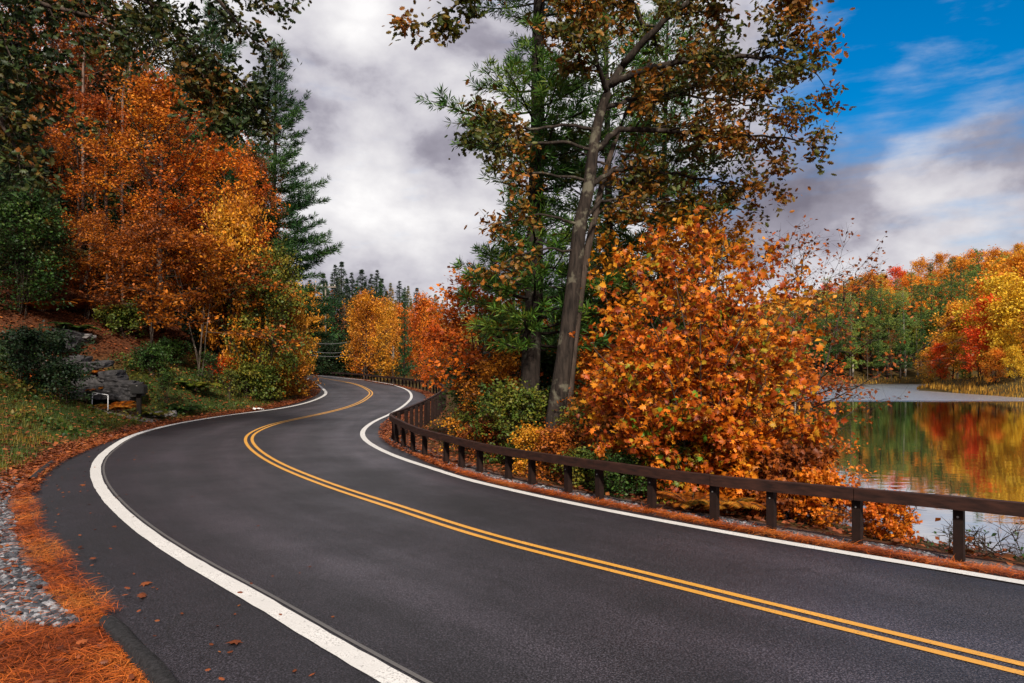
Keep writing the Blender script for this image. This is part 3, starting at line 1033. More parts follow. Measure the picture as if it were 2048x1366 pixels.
def broadleaf(seed, H, r0, crown_r, cb=.3, n_limb=14, lpt=7, leaf=.12, tpl='diamond', lean=(0, 0), stems=1, flat=.6, n_sub=6, n_twig=5, twig=.5,
              sides=(9, 5, 3), droop=.25, up_angle=(.35, 1.1), shape=1.0, jit=.09, twiglines=True, sub=.55, limb_bend=.25, up=.9):
    r = np.random.default_rng(seed)
    lines, pts = [], []
    for sm_ in range(stems):
        az = r.uniform(0, 6.28)
        sp = 0 if stems == 1 else .28
        top = np.array([lean[0] + math.cos(az) * sp * crown_r * r.uniform(.6, 1.3), lean[1] + math.sin(az) * sp * crown_r * r.uniform(.6, 1.3), H * r.uniform(.86, 1.0) * .93])
        k = 9
        t = np.linspace(0, 1, k)[:, None]
        base = np.array([r.normal() * .12, r.normal() * .12, -.25]) if stems > 1 else np.array([0, 0, -.3])
        TR = base * (1 - t) + top * t + np.cumsum(r.normal(size=(k, 3)) * np.array([.035, .035, 0]) * H / 10, axis=0) * (t > 0)
        rr = r0 / math.sqrt(stems)
        lines.append((TR, rr * (1 - .88 * t[:, 0] ** .8) * np.where(t[:, 0] < .08, 1.25, 1), sides[0]))
        nl = max(3, n_limb // stems)
        for i in range(nl):
            u = cb + (1 - cb) * ((i + r.uniform(.1, .9)) / nl)
            p = np.array([np.interp(u, t[:, 0], TR[:, j]) for j in range(3)])
            uu = (u - cb) / (1 - cb)
            env = (math.sin(math.pi * min(1, .16 + .80 * uu ** .85)) ** .7) ** shape
            L = crown_r * env * r.uniform(.75, 1.15)
            a = i * 2.4 + r.uniform(-.5, .5) + sm_ * 1.3
            el = up_angle[0] + (up_angle[1] - up_angle[0]) * uu + r.uniform(-.15, .15)
            B = curve(r, p, (math.cos(a) * math.cos(el), math.sin(a) * math.cos(el), math.sin(el)), L, 6, limb_bend * (1 - uu), .08)
            rb = max(.01, rr * (1 - .8 * u) * .5)
            lines.append((B, np.linspace(rb, rb * .3, 6), sides[1]))
            sub_branches(r, B, rb, lines, pts, n_sub, crown_r * sub * (.5 + .5 * env), n_twig, twig, lpt, .2, .08, .9, flat, jit, sides[2], twiglines)
        B = curve(r, TR[-1], (0.05, 0, 1), H * .07, 4, 0, .05)
        lines.append((B, [.03, .02, .015, .01], 4))
        sub_branches(r, B, .03, lines, pts, 4, crown_r * .3, n_twig, twig, lpt, 0, .1, .9, .7, jit, sides[2], twiglines)
    P = np.vstack(pts)
    P = P[P[:, 2] > .05]
    return tubes('trunk', lines), leaves('crown', r, P, leaf, tpl, up, droop)


def pine(seed, H, r0, Rm, cb=.2, step=.5, per=5, prof=None, tuft=.16, tdens=7.0, tpl='tuft', lean=(0, 0), keep=1.0, branchlets=True, droop=0.0, sides=(9, 4)):
    r = np.random.default_rng(seed)
    k = 12
    t = np.linspace(0, 1, k)[:, None]
    TR = np.array([0, 0, -.3]) * (1 - t) + np.array([lean[0], lean[1], H]) * t + np.cumsum(r.normal(size=(k, 3)) * np.array([.02, .02, 0]) * H / 12, axis=0) * (t > 0)
    lines = [(TR, r0 * (1 - .93 * t[:, 0]), sides[0])]
    P, X, S = [], [], []
    prof = prof or (lambda u: (1 - u) ** .75 * (.75 + .25 * math.sin(u * 23)))
    z = cb * H
    a0 = 0
    while z < H * .985:
        u = (z / H - cb) / (1 - cb)
        a0 += r.uniform(.3, 1.2)
        wf = r.uniform(.7, 1.15)
        for j in range(per):
            if r.uniform() > keep:
                continue
            a = a0 + j * 6.283 / per + r.uniform(-.3, .3)
            L = Rm * prof(u) * r.uniform(.65, 1.1) * wf + .06 + .1 * (1 - u)
            el = -.05 - droop + .9 * u ** 2 + r.uniform(-.12, .14)
            zz = z + r.uniform(-.2, .2) * step
            p = np.array([np.interp(zz / H, t[:, 0], TR[:, i]) for i in range(3)])
            B = curve(r, p, (math.cos(a) * math.cos(el), math.sin(a) * math.cos(el), math.sin(el)), L, 6, .38, .05)
            rb = max(.006, r0 * .16 * (1 - .7 * u))
            lines.append((B, np.linspace(rb, rb * .3, 6), sides[1]))
            s = np.r_[0, np.cumsum(np.linalg.norm(np.diff(B, axis=0), axis=1))]; s /= s[-1]
            if branchlets:
                nb = max(3, int(L / .22))
                for b in range(nb):
                    v = .22 + .78 * (b + r.uniform(0, 1)) / nb
                    q = np.array([np.interp(v, s, B[:, i]) for i in range(3)])
                    tt = np.array([np.interp(v, s, np.gradient(B[:, i])) for i in range(3)]); tt /= np.linalg.norm(tt)
                    sd = np.cross(tt, (0, 0, 1)) * (1 if b % 2 else -1)
                    d = tt * .8 + sd * r.uniform(.4, 1.0) + np.array([0, 0, r.uniform(-.1, .3)])
                    l = (.16 + .36 * L * (1 - v) * .6 + .08) * r.uniform(.7, 1.3)
                    m = max(2, int(l * tdens) + 1)
                    w = np.linspace(.15, 1, m)[:, None]
                    dn = d / np.linalg.norm(d)
                    S.append(np.full(m, 1.0 - .3 * u))
                    P.append(q + dn * l * w + r.normal(size=(m, 3)) * .03)
                    X.append(np.tile(dn + np.array([0, 0, .25]), (m, 1)) + r.normal(size=(m, 3)) * .25)
            else:
                m = max(3, int(L * tdens))
                v = r.uniform(.18, 1.0, m)
                q = np.stack([np.interp(v, s, B[:, i]) for i in range(3)], 1)
                sd = np.array([-math.sin(a), math.cos(a), 0])
                q += sd * r.uniform(-.36, .36, (m, 1)) * L * (1.05 - v[:, None]) + np.array([0, 0, 1]) * r.normal(size=(m, 1)) * .06 * L
                P.append(q)
                S.append(np.full(m, 1.0 - .72 * u))
                X.append(np.tile(np.array([math.cos(a), math.sin(a), .35]), (m, 1)) + r.normal(size=(m, 3)) * .5)
        z += step * r.uniform(.7, 1.35) * (1 - .45 * u)
    P, X = np.vstack(P), np.vstack(X)
    me = place_tpl('crown', tpl, P, X, rand_dirs(r, len(P)) * .6 + np.array([0, 0, 1.0]), tuft * np.concatenate(S) * r.uniform(.7, 1.25, len(P)))
    return tubes('trunk', lines), me


def put_tree(name, label, cat, xy, meshes, mats, group=None, rz=0.0, sc=1.0, sz=None, parts=('trunk', 'crown'), dz=0.0):
    root = thing(name, label, cat, (xy[0], xy[1], gz(*xy) + dz), group, rz)
    root.scale = (sc, sc, sz or sc)
    for p, me, ma in zip(parts, meshes, mats):
        link(p, me, ma, root)
    return root


def xz(px, Z):
    return ((px - 1024) / F * Z, Z)


def hgt(px, ytop, Z):
    x, y = xz(px, Z)
    return CAMH + (HOR - ytop) / F * Z - gz(x, y)

# ------------------------------------------------------------------ large trees by the lake (right)
def limb_px(L):
    return np.array([at(px, py, Z) for px, py, Z in L])


def oak_by_lake():
    r = np.random.default_rng(21)
    bx, bz = xz(1108, 15)
    g = gz(bx, bz)
    org = np.array([bx, bz, g])
    lines, pts = [], []
    def limb(L, r0, r1, n_sub, sub_len, lpt=6, bend=-.05, start=.2, k=6, n_twig=6, twig=.42):
        P = catmull(limb_px(L), 5) - org
        P[1:-1] += r.normal(size=(len(P) - 2, 3)) * .02
        lines.append((P, np.linspace(r0, r1, len(P)), 7))
        if n_sub:
            sub_branches(r, P, r0, lines, pts, int(n_sub * 1.35), sub_len, n_twig + 1, twig, lpt * 1.6, start, bend, .95, .75, .09, 4)
    # main bole, forked low: heavy stem and a thinner one behind it
    P = catmull(limb_px([(1104, 905, 15), (1112, 830, 15), (1128, 720, 15), (1148, 560, 15), (1160, 450, 15), (1176, 380, 15), (1188, 290, 15), (1200, 230, 15),
                         (1222, 170, 15), (1262, 110, 15.1), (1330, 40, 15.3), (1400, -60, 15.5)]), 4) - org
    rr = np.interp(np.arange(len(P)), [0, 3, 10, 20, 30, len(P)], [.27, .215, .17, .13, .095, .04])
    lines.append((P, rr, 12))
    limb([(1190, 300, 15), (1240, 262, 15), (1330, 262, 15.2), (1440, 268, 15.4), (1540, 272, 15.4), (1618, 285, 15.3)], .075, .012, 15, 1.15, 7)
    limb([(1222, 170, 15), (1300, 135, 14.8), (1400, 118, 14.5), (1500, 112, 14.2), (1590, 125, 14.0), (1635, 150, 14.0)], .085, .012, 17, 1.2, 8)
    limb([(1245, 130, 15), (1330, 40, 14.6), (1420, -20, 14.4), (1520, -30, 14.2), (1590, 0, 14.1)], .08, .012, 15, 1.2, 8)
    limb([(1300, 70, 15.2), (1260, 0, 15.4), (1210, -50, 15.6), (1160, -110, 15.6)], .07, .012, 12, 1.2, 8)
    limb([(1215, 190, 15), (1190, 110, 14.4), (1160, 50, 14.2), (1180, -40, 14.0)], .06, .012, 12, 1.0, 8)
    limb([(1205, 215, 15), (1270, 200, 16), (1350, 190, 16.5), (1450, 200, 16.8), (1560, 215, 16.6)], .06, .012, 14, 1.15, 8)
    limb([(1180, 370, 15), (1240, 340, 15.6), (1330, 345, 16), (1430, 360, 16.2), (1530, 380, 16.1)], .06, .012, 13, 1.0, 6)
    limb([(1195, 260, 15), (1140, 250, 14.8), (1060, 258, 14.6), (1000, 246, 14.5), (950, 225, 14.5)], .045, .008, 6, .42, 3, start=.5, k=5)
    limb([(1188, 300, 15), (1110, 285, 14.8), (1040, 292, 14.5), (985, 288, 14.3), (950, 280, 14.3)], .04, .008, 6, .42, 3, start=.5)
    limb([(1180, 360, 15), (1100, 350, 14.8), (1040, 345, 14.5), (1005, 330, 14.3)], .035, .008, 4, .4, 3, start=.5)
    limb([(1160, 450, 15), (1090, 430, 14.6), (1030, 440, 14.4), (985, 450, 14.3)], .035, .008, 4, .4, 3, start=.5)
    limb([(1155, 500, 15), (1080, 500, 14.6), (1020, 520, 14.4), (985, 545, 14.3)], .03, .008, 4, .4, 3, start=.5)
    limb([(1165, 440, 15), (1215, 400, 15.4), (1300, 400, 15.8), (1400, 410, 16)], .05, .01, 9, .8, 5)
    # high limb whose outermost sprays dip into view over the road
    limb([(1400, -60, 15.5), (1280, -150, 14.6), (1150, -150, 13.6), (1030, -90, 12.8), (950, -20, 12.4), (890, 25, 12.2), (838, 48, 12.0)], .07, .008, 6, .35, 9, -.2, .7, n_twig=5, twig=.3)
    limb([(1160, -110, 15.6), (1300, -200, 15), (1450, -160, 14.6)], .06, .01, 8, 1.2, 6)
    root = thing('oak_tree', 'leaning grey-barked oak with thinning bronze and green leaves behind the guardrail', 'tree', tuple(org))
    link('trunk', tubes('trunk', lines), M['bark_oak'], root)
    P = np.vstack(pts)
    link('crown', leaves('crown', r, P, .125, 'oak', .5, .35), M['leaf_oak'], root)
    # slimmer companion stem
    bx, bz = xz(1136, 15.9)
    org = np.array([bx, bz, gz(bx, bz)])
    lines, pts = [], []
    P = catmull(limb_px([(1128, 900, 15.9), (1136, 800, 15.9), (1146, 700, 15.9), (1168, 540, 15.9), (1190, 430, 16), (1215, 330, 16.2), (1250, 230, 16.5), (1300, 120, 17)]), 4) - org
    lines.append((P, np.interp(np.arange(len(P)), [0, len(P)], [.13, .03]), 8))
    limb([(1190, 430, 16), (1290, 380, 16.6), (1400, 330, 17), (1520, 320, 17.4)], .04, .01, 12, 1.0, 6)
    limb([(1250, 230, 16.5), (1330, 160, 17), (1440, 150, 17.2), (1540, 160, 17.4)], .04, .01, 12, 1.0, 7)
    limb([(1215, 330, 16.2), (1150, 300, 16.6), (1100, 260, 17)], .03, .01, 8, .8, 6)
    root = thing('oak_tree', 'slim dark oak stem growing close behind the leaning grey oak', 'tree', tuple(org))
    link('trunk', tubes('trunk', lines), M['bark_dark'], root)
    link('crown', leaves('crown', r, np.vstack(pts), .125, 'oak', .5, .35), M['leaf_oak'], root)


oak_by_lake()

# tall pine at the left of the pair
px_, Z_ = 1057, 16.6
x_, y_ = xz(px_, Z_)
tr, cr = pine(31, 23.0, .26, 2.7, .135, .46, 6, lambda u: (.62 + .38 * math.sin(u * 31)) * (1 - u) ** .45, .235, 10.0, 'tuft', (.85, .3), .92, droop=.08)
put_tree('pine_tree', 'tall dark-trunked white pine left of the leaning oak', 'tree', (x_, y_), (tr, cr), (M['bark_pine'], M['needle_right']))
tr, cr = pine(33, 15.0, .17, 3.2, .22, .5, 5, lambda u: (.7 + .3 * math.sin(u * 27)) * (1 - u) ** .5, .30, 5.5, 'tuft', (.3, .2), .9, droop=.06)
put_tree('pine_tree', 'green pine half hidden behind the orange maple and the oak', 'tree', xz(1310, 21), (tr, cr), (M['bark_pine'], M['needle_right']))
put_tree('pine_tree', 'dark green pine boughs filling the gap behind the leaning oak', 'tree', xz(1225, 19.5), (tr, cr), (M['bark_pine'], M['needle_right']), rz=2.2, sc=1.05, sz=1.15)


# ------------------------------------------------------------------ big-leaved maple leaning over the guardrail
def lake_maple():
    r = np.random.default_rng(41)
    bx, bz = xz(1400, 11.4)
    org = np.array([bx, bz, gz(bx, bz)])
    lines, pts = [], []
    tips = [(1190, 700, 11.6), (1215, 610, 11.8), (1250, 540, 12.2), (1330, 480, 12.4), (1400, 500, 11.6), (1450, 470, 12.4), (1530, 530, 11.6), (1570, 610, 11.2),
            (1580, 700, 10.8), (1600, 800, 10.6), (1640, 850, 10.4), (1190, 800, 11.6), (1230, 880, 11.4), (1330, 900, 10.8), (1480, 900, 10.6),
            (1300, 640, 11.0), (1400, 620, 10.6), (1480, 680, 10.5), (1340, 760, 10.6), (1440, 800, 10.3), (1260, 750, 11.2), (1530, 770, 10.4), (1390, 850, 10.4),
            (1480, 590, 11.0), (1270, 830, 11.0), (1560, 850, 10.4), (1350, 560, 11.4)]
    for k, (px, py, Z) in enumerate(tips):
        tip = at(px, py, Z) - org
        b0 = r.normal(size=3) * np.array([.16, .16, 0]); b0[2] = -.3
        mid = b0 * .45 + tip * .55 + np.array([-.10 * tip[0], -.1 * tip[1], .12 * abs(tip[2])])
        P = catmull([b0, b0 * .8 + tip * .2 + np.array([0, 0, .15]), mid, tip], 5)
        r0 = .034 if tip[2] > 1.8 else .022
        lines.append((P, np.linspace(r0, .006, len(P)), 6))
        sub_branches(r, P, r0, lines, pts, 10, .68, 6, .36, 8.0, .28, .0, .95, .6, .05, 4)
    root = thing('maple_tree', 'big-leaved orange maple with some green leaves right behind the guardrail', 'tree', tuple(org))
    link('trunk', tubes('trunk', lines), M['bark_dark'], root)
    P = np.vstack(pts)
    w = P + org
    px = 1024 + F * w[:, 0] / w[:, 1]
    keep = (w[:, 1] > 9.5) & (w[:, 2] > -.2) & (px < 1655 + 35 * r.uniform(size=len(px)))
    # stay on the lake side of the rail
    link('crown', leaves('crown', r, P[keep], .085, 'maple', .55, .5, .55), M['leaf_maple'], root)


lake_maple()

# airy tree with half-bare twigs to the right of the maple
tr, cr = broadleaf(43, 7.2, .10, 3.0, .3, 16, 2.2, .10, 'diamond', (1.0, .3), 2, .5, 7, 6, .55, (7, 4, 3), .2, (.3, .9), limb_bend=.15)
put_tree('birch_tree', 'sparse rust-leaved tree with bare twigs against the far hill', 'tree', xz(1548, 18), (tr, cr), (M['bark_dark'], M['leaf_rust']))
tr, cr = broadleaf(44, 5.6, .12, 2.7, .18, 20, 7, .13, 'diamond', (0, 0), 2, .5, 7, 6, .45, (7, 4, 3), .2, (.2, 1.1))
put_tree('orange_tree', 'orange and gold leafy tree between the oak and the big maple', 'tree', xz(1400, 16.5), (tr, cr), (M['bark_dark'], M['leaf_gold']), sc=1.12)
put_tree('orange_tree', 'rust-orange tree peeping out right of the big maple, over the water', 'tree', xz(1565, 21), (tr, cr), (M['bark_dark'], M['leaf_orange']), rz=2, sc=.85)
tr, cr = broadleaf(45, 4.6, .08, 2.0, .2, 16, 6, .12, 'diamond', (-.2, 0), 2, .35, 7, 6, .42, (7, 4, 3), .2, (.1, .9))
put_tree('orange_tree', 'light orange sapling left of the dark pine trunk', 'tree', xz(985, 19.5), (tr, cr), (M['bark_dark'], M['leaf_orange']), sc=1.0)
put_tree('orange_tree', 'low orange spray just above the rail by the inside bend', 'tree', xz(985, 17.5), (tr, cr), (M['bark_dark'], M['leaf_gold']), rz=1.7, sc=.55)
put_tree('orange_tree', 'orange understorey tree between the two dark trunks and the maple', 'tree', xz(1190, 18.5), (tr, cr), (M['bark_dark'], M['leaf_orange']), rz=3.9, sc=.9)


# ------------------------------------------------------------------ shrubs
def bush(seed, H, Rr, leaf, lpt=6, stems=5, tpl='diamond', up=.9, droop=.2, n_limb=15, cb=.1, flat=.6):
    return broadleaf(seed, H, .05, Rr, cb, n_limb, lpt, leaf, tpl, (0, 0), stems, flat, 5, 5, .3 * Rr, (5, 4, 3), droop, (.3, 1.1), .8, .06, True, .5, .2, up)


TPL['frond'] = (TPL['diamond'][0] * np.array([1, .38, 1]), TPL['diamond'][1])
BUSH = dict(
    round=bush(51, 1.5, 1.0, .10, 7), tall=bush(52, 2.0, .9, .10, 6, 4), low=bush(53, .85, .9, .085, 7, 6), airy=bush(54, 1.9, 1.1, .095, 3.2, 4),
    big=bush(55, 2.2, 1.5, .11, 8, 6, n_limb=24), bigleaf=bush(56, 1.2, .95, .105, 8, 5, 'maple', .7, .35))


def fern_mesh(seed, H=.7):
    r = np.random.default_rng(seed)
    lines, P, X, U, S = [], [], [], [], []
    for k in range(9):
        a = k * .7 + r.uniform(-.2, .2)
        B = curve(r, (0, 0, 0), (math.cos(a) * .6, math.sin(a) * .6, 1.0), H * 1.2 * r.uniform(.8, 1.1), 8, -1.5, .03)
        lines.append((B, np.linspace(.008, .003, 8), 3))
        for i in np.linspace(1.2, 6.9, 20):
            q = np.array([np.interp(i, np.arange(8), B[:, j]) for j in range(3)])
            t = np.array([np.interp(i, np.arange(8), np.gradient(B[:, j])) for j in range(3)]); t /= np.linalg.norm(t)
            sd = np.cross(t, (0, 0, 1)); sd /= np.linalg.norm(sd) + 1e-9
            for s in (-1, 1):
                P.append(q); X.append(sd * s + t * .45 - np.array([0, 0, .15])); U.append(np.array([0, 0, 1.])); S.append(H * .36 * (1 - ((i - 2.5) / 6) ** 2 * .9))
    return tubes('stem', lines), place_tpl('foliage', 'frond', np.array(P), np.array(X), np.array(U), np.array(S))


BUSH['fern'] = fern_mesh(57)


def twig_mesh(seed, H):
    r = np.random.default_rng(seed)
    lines, pts = [], []
    for k in range(5):
        a = r.uniform(0, 6.28)
        B = curve(r, (0, 0, -.1), (math.cos(a) * .8, math.sin(a) * .8, 1.0), H * r.uniform(.7, 1.1), 7, -.3, .12)
        lines.append((B, np.linspace(.010, .003, 7), 4))
        sub_branches(r, B, .010, lines, pts, 8, H * .45, 4, H * .2, 1, .2, -.1, .9, .8, .03, 3)
    P = np.vstack(pts)
    P = P[r.uniform(size=len(P)) < .14]
    return tubes('stem', lines), leaves('foliage', r, P, .07, 'diamond', .4, .7)


BUSH['twigs'] = twig_mesh(58, .9)
BUSH['weed'] = twig_mesh(59, .55)


def shrub(kind, label, px, Z, mat, sc=1.0, rz=0.0, name='shrub', cat='shrub', dz=0.0, dx=0.0, group=None, sz=None):
    x, y = xz(px, Z)
    return put_tree(name, label, cat, (x + dx, y), BUSH[kind], (M['twig'], M[mat]), group, rz, sc, sz, ('stem', 'foliage'), dz)


# lake side, right to left along the rail
shrub('weed', 'small weed with drooping dark leaves behind the rightmost rail post', 1962, 7.9, 'leaf_green', .8, .3, 'weed', 'plant', .02)
shrub('weed', 'tall dry weed with rusty seed heads at the right frame edge', 2030, 7.7, 'leaf_rust', 1.25, 1.3, 'weed', 'plant')
shrub('weed', 'little weed with dark drooping leaves left of the rightmost rail post', 1900, 8.2, 'leaf_green', .62, 2.2, 'weed', 'plant')
shrub('twigs', 'bare grey twigs reaching over the water right of the orange bush', 1770, 9.0, 'leaf_rust', .9, .8, 'twig_clump')
shrub('twigs', 'bare twigs dangling under the rail at the right frame edge', 2060, 8.8, 'leaf_green', 1.0, 2.0, 'twig_clump')
shrub('bigleaf', 'orange large-leaved bush ending at the open water under the rail', 1640, 9.9, 'leaf_orange', .5, .2)
shrub('bigleaf', 'low amber seedlings on the gravel edge by the open water', 1772, 8.75, 'leaf_orange', .36, 4.2)
shrub('bigleaf', 'rusty large-leaved bush under the rail below the maple tip', 1575, 10.3, 'leaf_rust', .7, 1.4)
shrub('bigleaf', 'orange bush framed between two rail posts under the maple', 1500, 10.8, 'leaf_orange', .8, 2.7)
shrub('fern', 'golden fern fronds at the foot of a rail post', 1385, 10.0, 'leaf_fern', .75, .5, 'fern', 'fern')
shrub('round', 'yellow-green bush under the rail left of the golden fern', 1335, 11.3, 'leaf_mossgreen', .6, .5)
shrub('fern', 'amber fern beneath the rail under the middle of the maple', 1455, 9.9, 'leaf_fern', .8, 2.5, 'fern', 'fern')
shrub('low', 'dark green low bush at the gravel edge under the rail', 1245, 11.3, 'leaf_green', .55, 1.5)
shrub('low', 'mid green creeping bush under the rail next to the gravel', 1185, 12.2, 'leaf_mossgreen', .6, .9)
shrub('round', 'rust-red bush under the rail below the leaning oak', 1125, 13.4, 'leaf_rust', .6, 1.9)
shrub('round', 'orange and green bush under the rail at the pine foot', 1070, 14.2, 'leaf_gold', .55, 2.9)
shrub('round', 'rusty bush low behind the closely spaced rail posts', 965, 16.2, 'leaf_rust', .55, .4)
shrub('big', 'green bush with yellowing leaves at the foot of the pine', 1035, 16.0, 'leaf_mossgreen', .7, 2.1)
shrub('airy', 'pale green airy bush at the foot of the leaning oak', 1170, 14.0, 'leaf_mossgreen', .75, .6)
shrub('tall', 'yellow-green tall bush behind the rail bend', 950, 18.5, 'leaf_mossgreen', .8, .1)
shrub('big', 'dark green bush behind the rail bend below the red tree', 955, 25, 'leaf_green', .85, .7)
shrub('tall', 'orange bush behind the maple by the shore', 1290, 14.5, 'leaf_orange', 1.5, 1.1)
shrub('big', 'rust and gold bush low behind the maple stems', 1450, 13.2, 'leaf_gold', .8, 2.6)
shrub('big', 'amber bush between oak foot and maple stems', 1240, 13.6, 'leaf_fern', .8, 3.6)
shrub('tall', 'green sapling thicket between the pine and the oak trunk', 1085, 19, 'leaf_green', 1.4, 2.6)
shrub('big', 'olive thicket seen between pine trunk and inside bend', 985, 22, 'leaf_olive', 1.2, 4.6)

# ------------------------------------------------------------------ left bank: trees
BL = dict(
    hero=broadleaf(61, 13, .20, 3.9, .40, 32, 13, .135, 'diamond', (0, 0), 1, .5, 7, 5, .5, (8, 5, 3), .2, (.25, 1.15), jit=.13, sub=.5),
    hero2=broadleaf(62, 12, .17, 3.4, .38, 26, 12, .135, 'diamond', (.5, 0), 2, .45, 6, 5, .5, (8, 5, 3), .2, (.2, 1.05), jit=.13, sub=.5),
    beech=broadleaf(63, 6.0, .07, 2.9, .34, 24, 8.0, .13, 'diamond', (.2, 0), 4, .22, 7, 6, .6, (6, 4, 3), .15, (.05, .55), jit=.09, up=1.5),
    beech2=broadleaf(64, 5.0, .06, 2.5, .36, 20, 7.0, .13, 'diamond', (-.2, 0), 5, .22, 7, 6, .55, (6, 4, 3), .15, (.05, .6), jit=.09, up=1.5),
    thicket=broadleaf(65, 5.4, .06, 2.6, .05, 34, 7.5, .14, 'diamond', (0, 0), 7, .7, 7, 6, .55, (5, 4, 3), .2, (.4, 1.1), jit=.12),
    tall=broadleaf(66, 17, .22, 4.2, .26, 28, 6.5, .19, 'diamond', (0, 0), 1, .6, 8, 6, .8, (8, 5, 3), .2, (.3, 1.1), jit=.2),
)
PN = dict(
    left=pine(71, 18, .26, 4.1, .16, .56, 6, lambda u: (.82 + .18 * math.sin(u * 29)) * (1 - u) ** .62 + .03, .36, 6.0, 'tuft', (.25, 0), .9, droop=.05),
    left2=pine(72, 17, .24, 3.6, .18, .55, 5, lambda u: (.6 + .4 * math.sin(u * 33)) * (1 - u) ** .5, .44, 4.0, 'tuft', (0, 0), .85, droop=.1),
    dense=pine(73, 15, .24, 3.4, .06, .45, 6, lambda u: (1 - u) ** .75, .52, 3.0, 'tuft', (0, 0), .95, droop=.25),
)


def tree_at(kind, lib, name, label, px, ytop, Z, mats, rz=0.0, wide=1.0, group=None, H0=None):
    Hs = {'hero': 13.3, 'hero2': 12.2, 'beech': 6.2, 'beech2': 5.2, 'thicket': 5.6, 'tall': 17.4, 'left': 18, 'left2': 17, 'dense': 15}
    k = hgt(px, ytop, Z) / (H0 or Hs[kind])
    return put_tree(name, label, 'tree', xz(px, Z), lib[kind], (M[mats[0]], M[mats[1]]), group, rz, k * wide, k)


T = tree_at
T('left', PN, 'pine_tree', 'tall layered pine standing at the left edge of the open sky', 543, 95, 43, ('bark_pine', 'needle_dark'), .4, 1.0)
T('left2', PN, 'pine_tree', 'dark pine top behind the overhanging oak leaves', 430, 20, 47, ('bark_pine', 'needle_dark'), 1.3)
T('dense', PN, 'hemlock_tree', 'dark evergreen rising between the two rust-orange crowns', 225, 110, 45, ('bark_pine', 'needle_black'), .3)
T('hero', BL, 'maple_tree', 'rounded rust-orange maple, the brightest crown on the left bank', 318, 140, 36, ('bark_dark', 'leaf_hero'), .6, 1.0)
T('hero2', BL, 'maple_tree', 'red-orange maple left of the brightest crown', 165, 175, 36.5, ('bark_dark', 'leaf_hero'), 2.0, 1.1)
T('hero2', BL, 'maple_tree', 'golden-orange maple at the right shoulder of the left wood', 435, 270, 37, ('bark_dark', 'leaf_orange'), 4.0, 1.0)
T('hero', BL, 'maple_tree', 'sparse orange tree in front of the layered pine', 505, 300, 41, ('bark_dark', 'leaf_rust'), 1.0, .55)
T('tall', BL, 'oak_tree', 'tall brown-orange oak at the top left corner', 95, -60, 42, ('bark_dark', 'leaf_rust'), .5)
T('tall', BL, 'oak_tree', 'tall olive-gold oak behind the leaning bare snags', 300, -30, 46, ('bark_dark', 'leaf_olive'), 2.5)
T('tall', BL, 'oak_tree', 'tall rusty oak beyond the dark evergreen', 190, -50, 49, ('bark_dark', 'leaf_rust'), 3.7)
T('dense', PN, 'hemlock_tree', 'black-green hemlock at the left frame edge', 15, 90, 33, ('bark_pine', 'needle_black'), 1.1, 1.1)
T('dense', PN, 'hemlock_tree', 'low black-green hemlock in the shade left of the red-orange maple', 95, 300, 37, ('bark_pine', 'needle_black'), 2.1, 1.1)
T('tall', BL, 'oak_tree', 'dark brown oak crown at the left frame edge', -60, -40, 38, ('bark_dark', 'leaf_rust'), 5.0)
T('beech', BL, 'beech_tree', 'amber beech sapling with layered sprays in the middle of the bank', 300, 445, 32.5, ('bark_grey', 'leaf_amber'), .2, 1.0)
T('beech2', BL, 'beech_tree', 'amber beech sapling leaning over the leaf-covered slope', 395, 470, 33, ('bark_grey', 'leaf_amber'), 1.3, 1.1)
T('beech', BL, 'beech_tree', 'golden beech sapling left of the middle of the bank', 175, 430, 31.5, ('bark_grey', 'leaf_amber'), 2.4, .95)
T('beech2', BL, 'beech_tree', 'olive-gold beech sapling near the left frame edge', 60, 420, 30, ('bark_dark', 'leaf_olive'), 3.3, 1.1)
T('thicket', BL, 'shrub_tree', 'dark green broadleaf sapling at the left frame edge', 45, 395, 28.5, ('bark_dark', 'leaf_green'), .3, .95)
T('thicket', BL, 'maple_tree', 'bright yellow-orange sapling at the right end of the amber saplings', 468, 420, 35.5, ('bark_grey', 'leaf_gold'), .9, .55)
T('thicket', BL, 'shrub_tree', 'yellow-green willowy thicket where the bank meets the road bend', 532, 520, 36, ('bark_dark', 'leaf_mossgreen'), .8, .72)
T('thicket', BL, 'shrub_tree', 'yellow thicket at the foot of the layered pine by the bend', 575, 590, 39.5, ('bark_dark', 'leaf_gold'), 2.8, .62)
T('thicket', BL, 'shrub_tree', 'dark green thicket in the shade below the golden maple', 430, 560, 37, ('bark_dark', 'leaf_blackgreen'), 3.8, .9)

# wood behind, individually standing trees of the left slope
back = [(-40, 60, 52), (40, 40, 56), (120, 120, 54), (180, 60, 60), (250, 90, 57), (310, 170, 55), (365, 110, 60), (410, 210, 56), (455, 180, 62), (490, 300, 58),
        (70, 220, 46), (150, 320, 44), (245, 320, 44), (330, 350, 45), (400, 370, 44), (20, 310, 41), (470, 400, 47), (290, 420, 41), (180, 430, 40), (380, 450, 41), (90, 430, 39), (10, 440, 37), (440, 470, 41)]
for i, (px, yt, Z) in enumerate(back):
    if i % 3 != 2:
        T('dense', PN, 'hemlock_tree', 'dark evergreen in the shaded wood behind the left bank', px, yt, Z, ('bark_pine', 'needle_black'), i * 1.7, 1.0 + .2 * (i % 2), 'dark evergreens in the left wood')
    else:
        T('tall', BL, 'broadleaf_tree', 'dull rust-leaved tree in the shaded wood behind the left bank', px, yt, Z, ('bark_dark', 'leaf_rust'), i * 1.1, 1.0, 'rusty trees in the left wood')


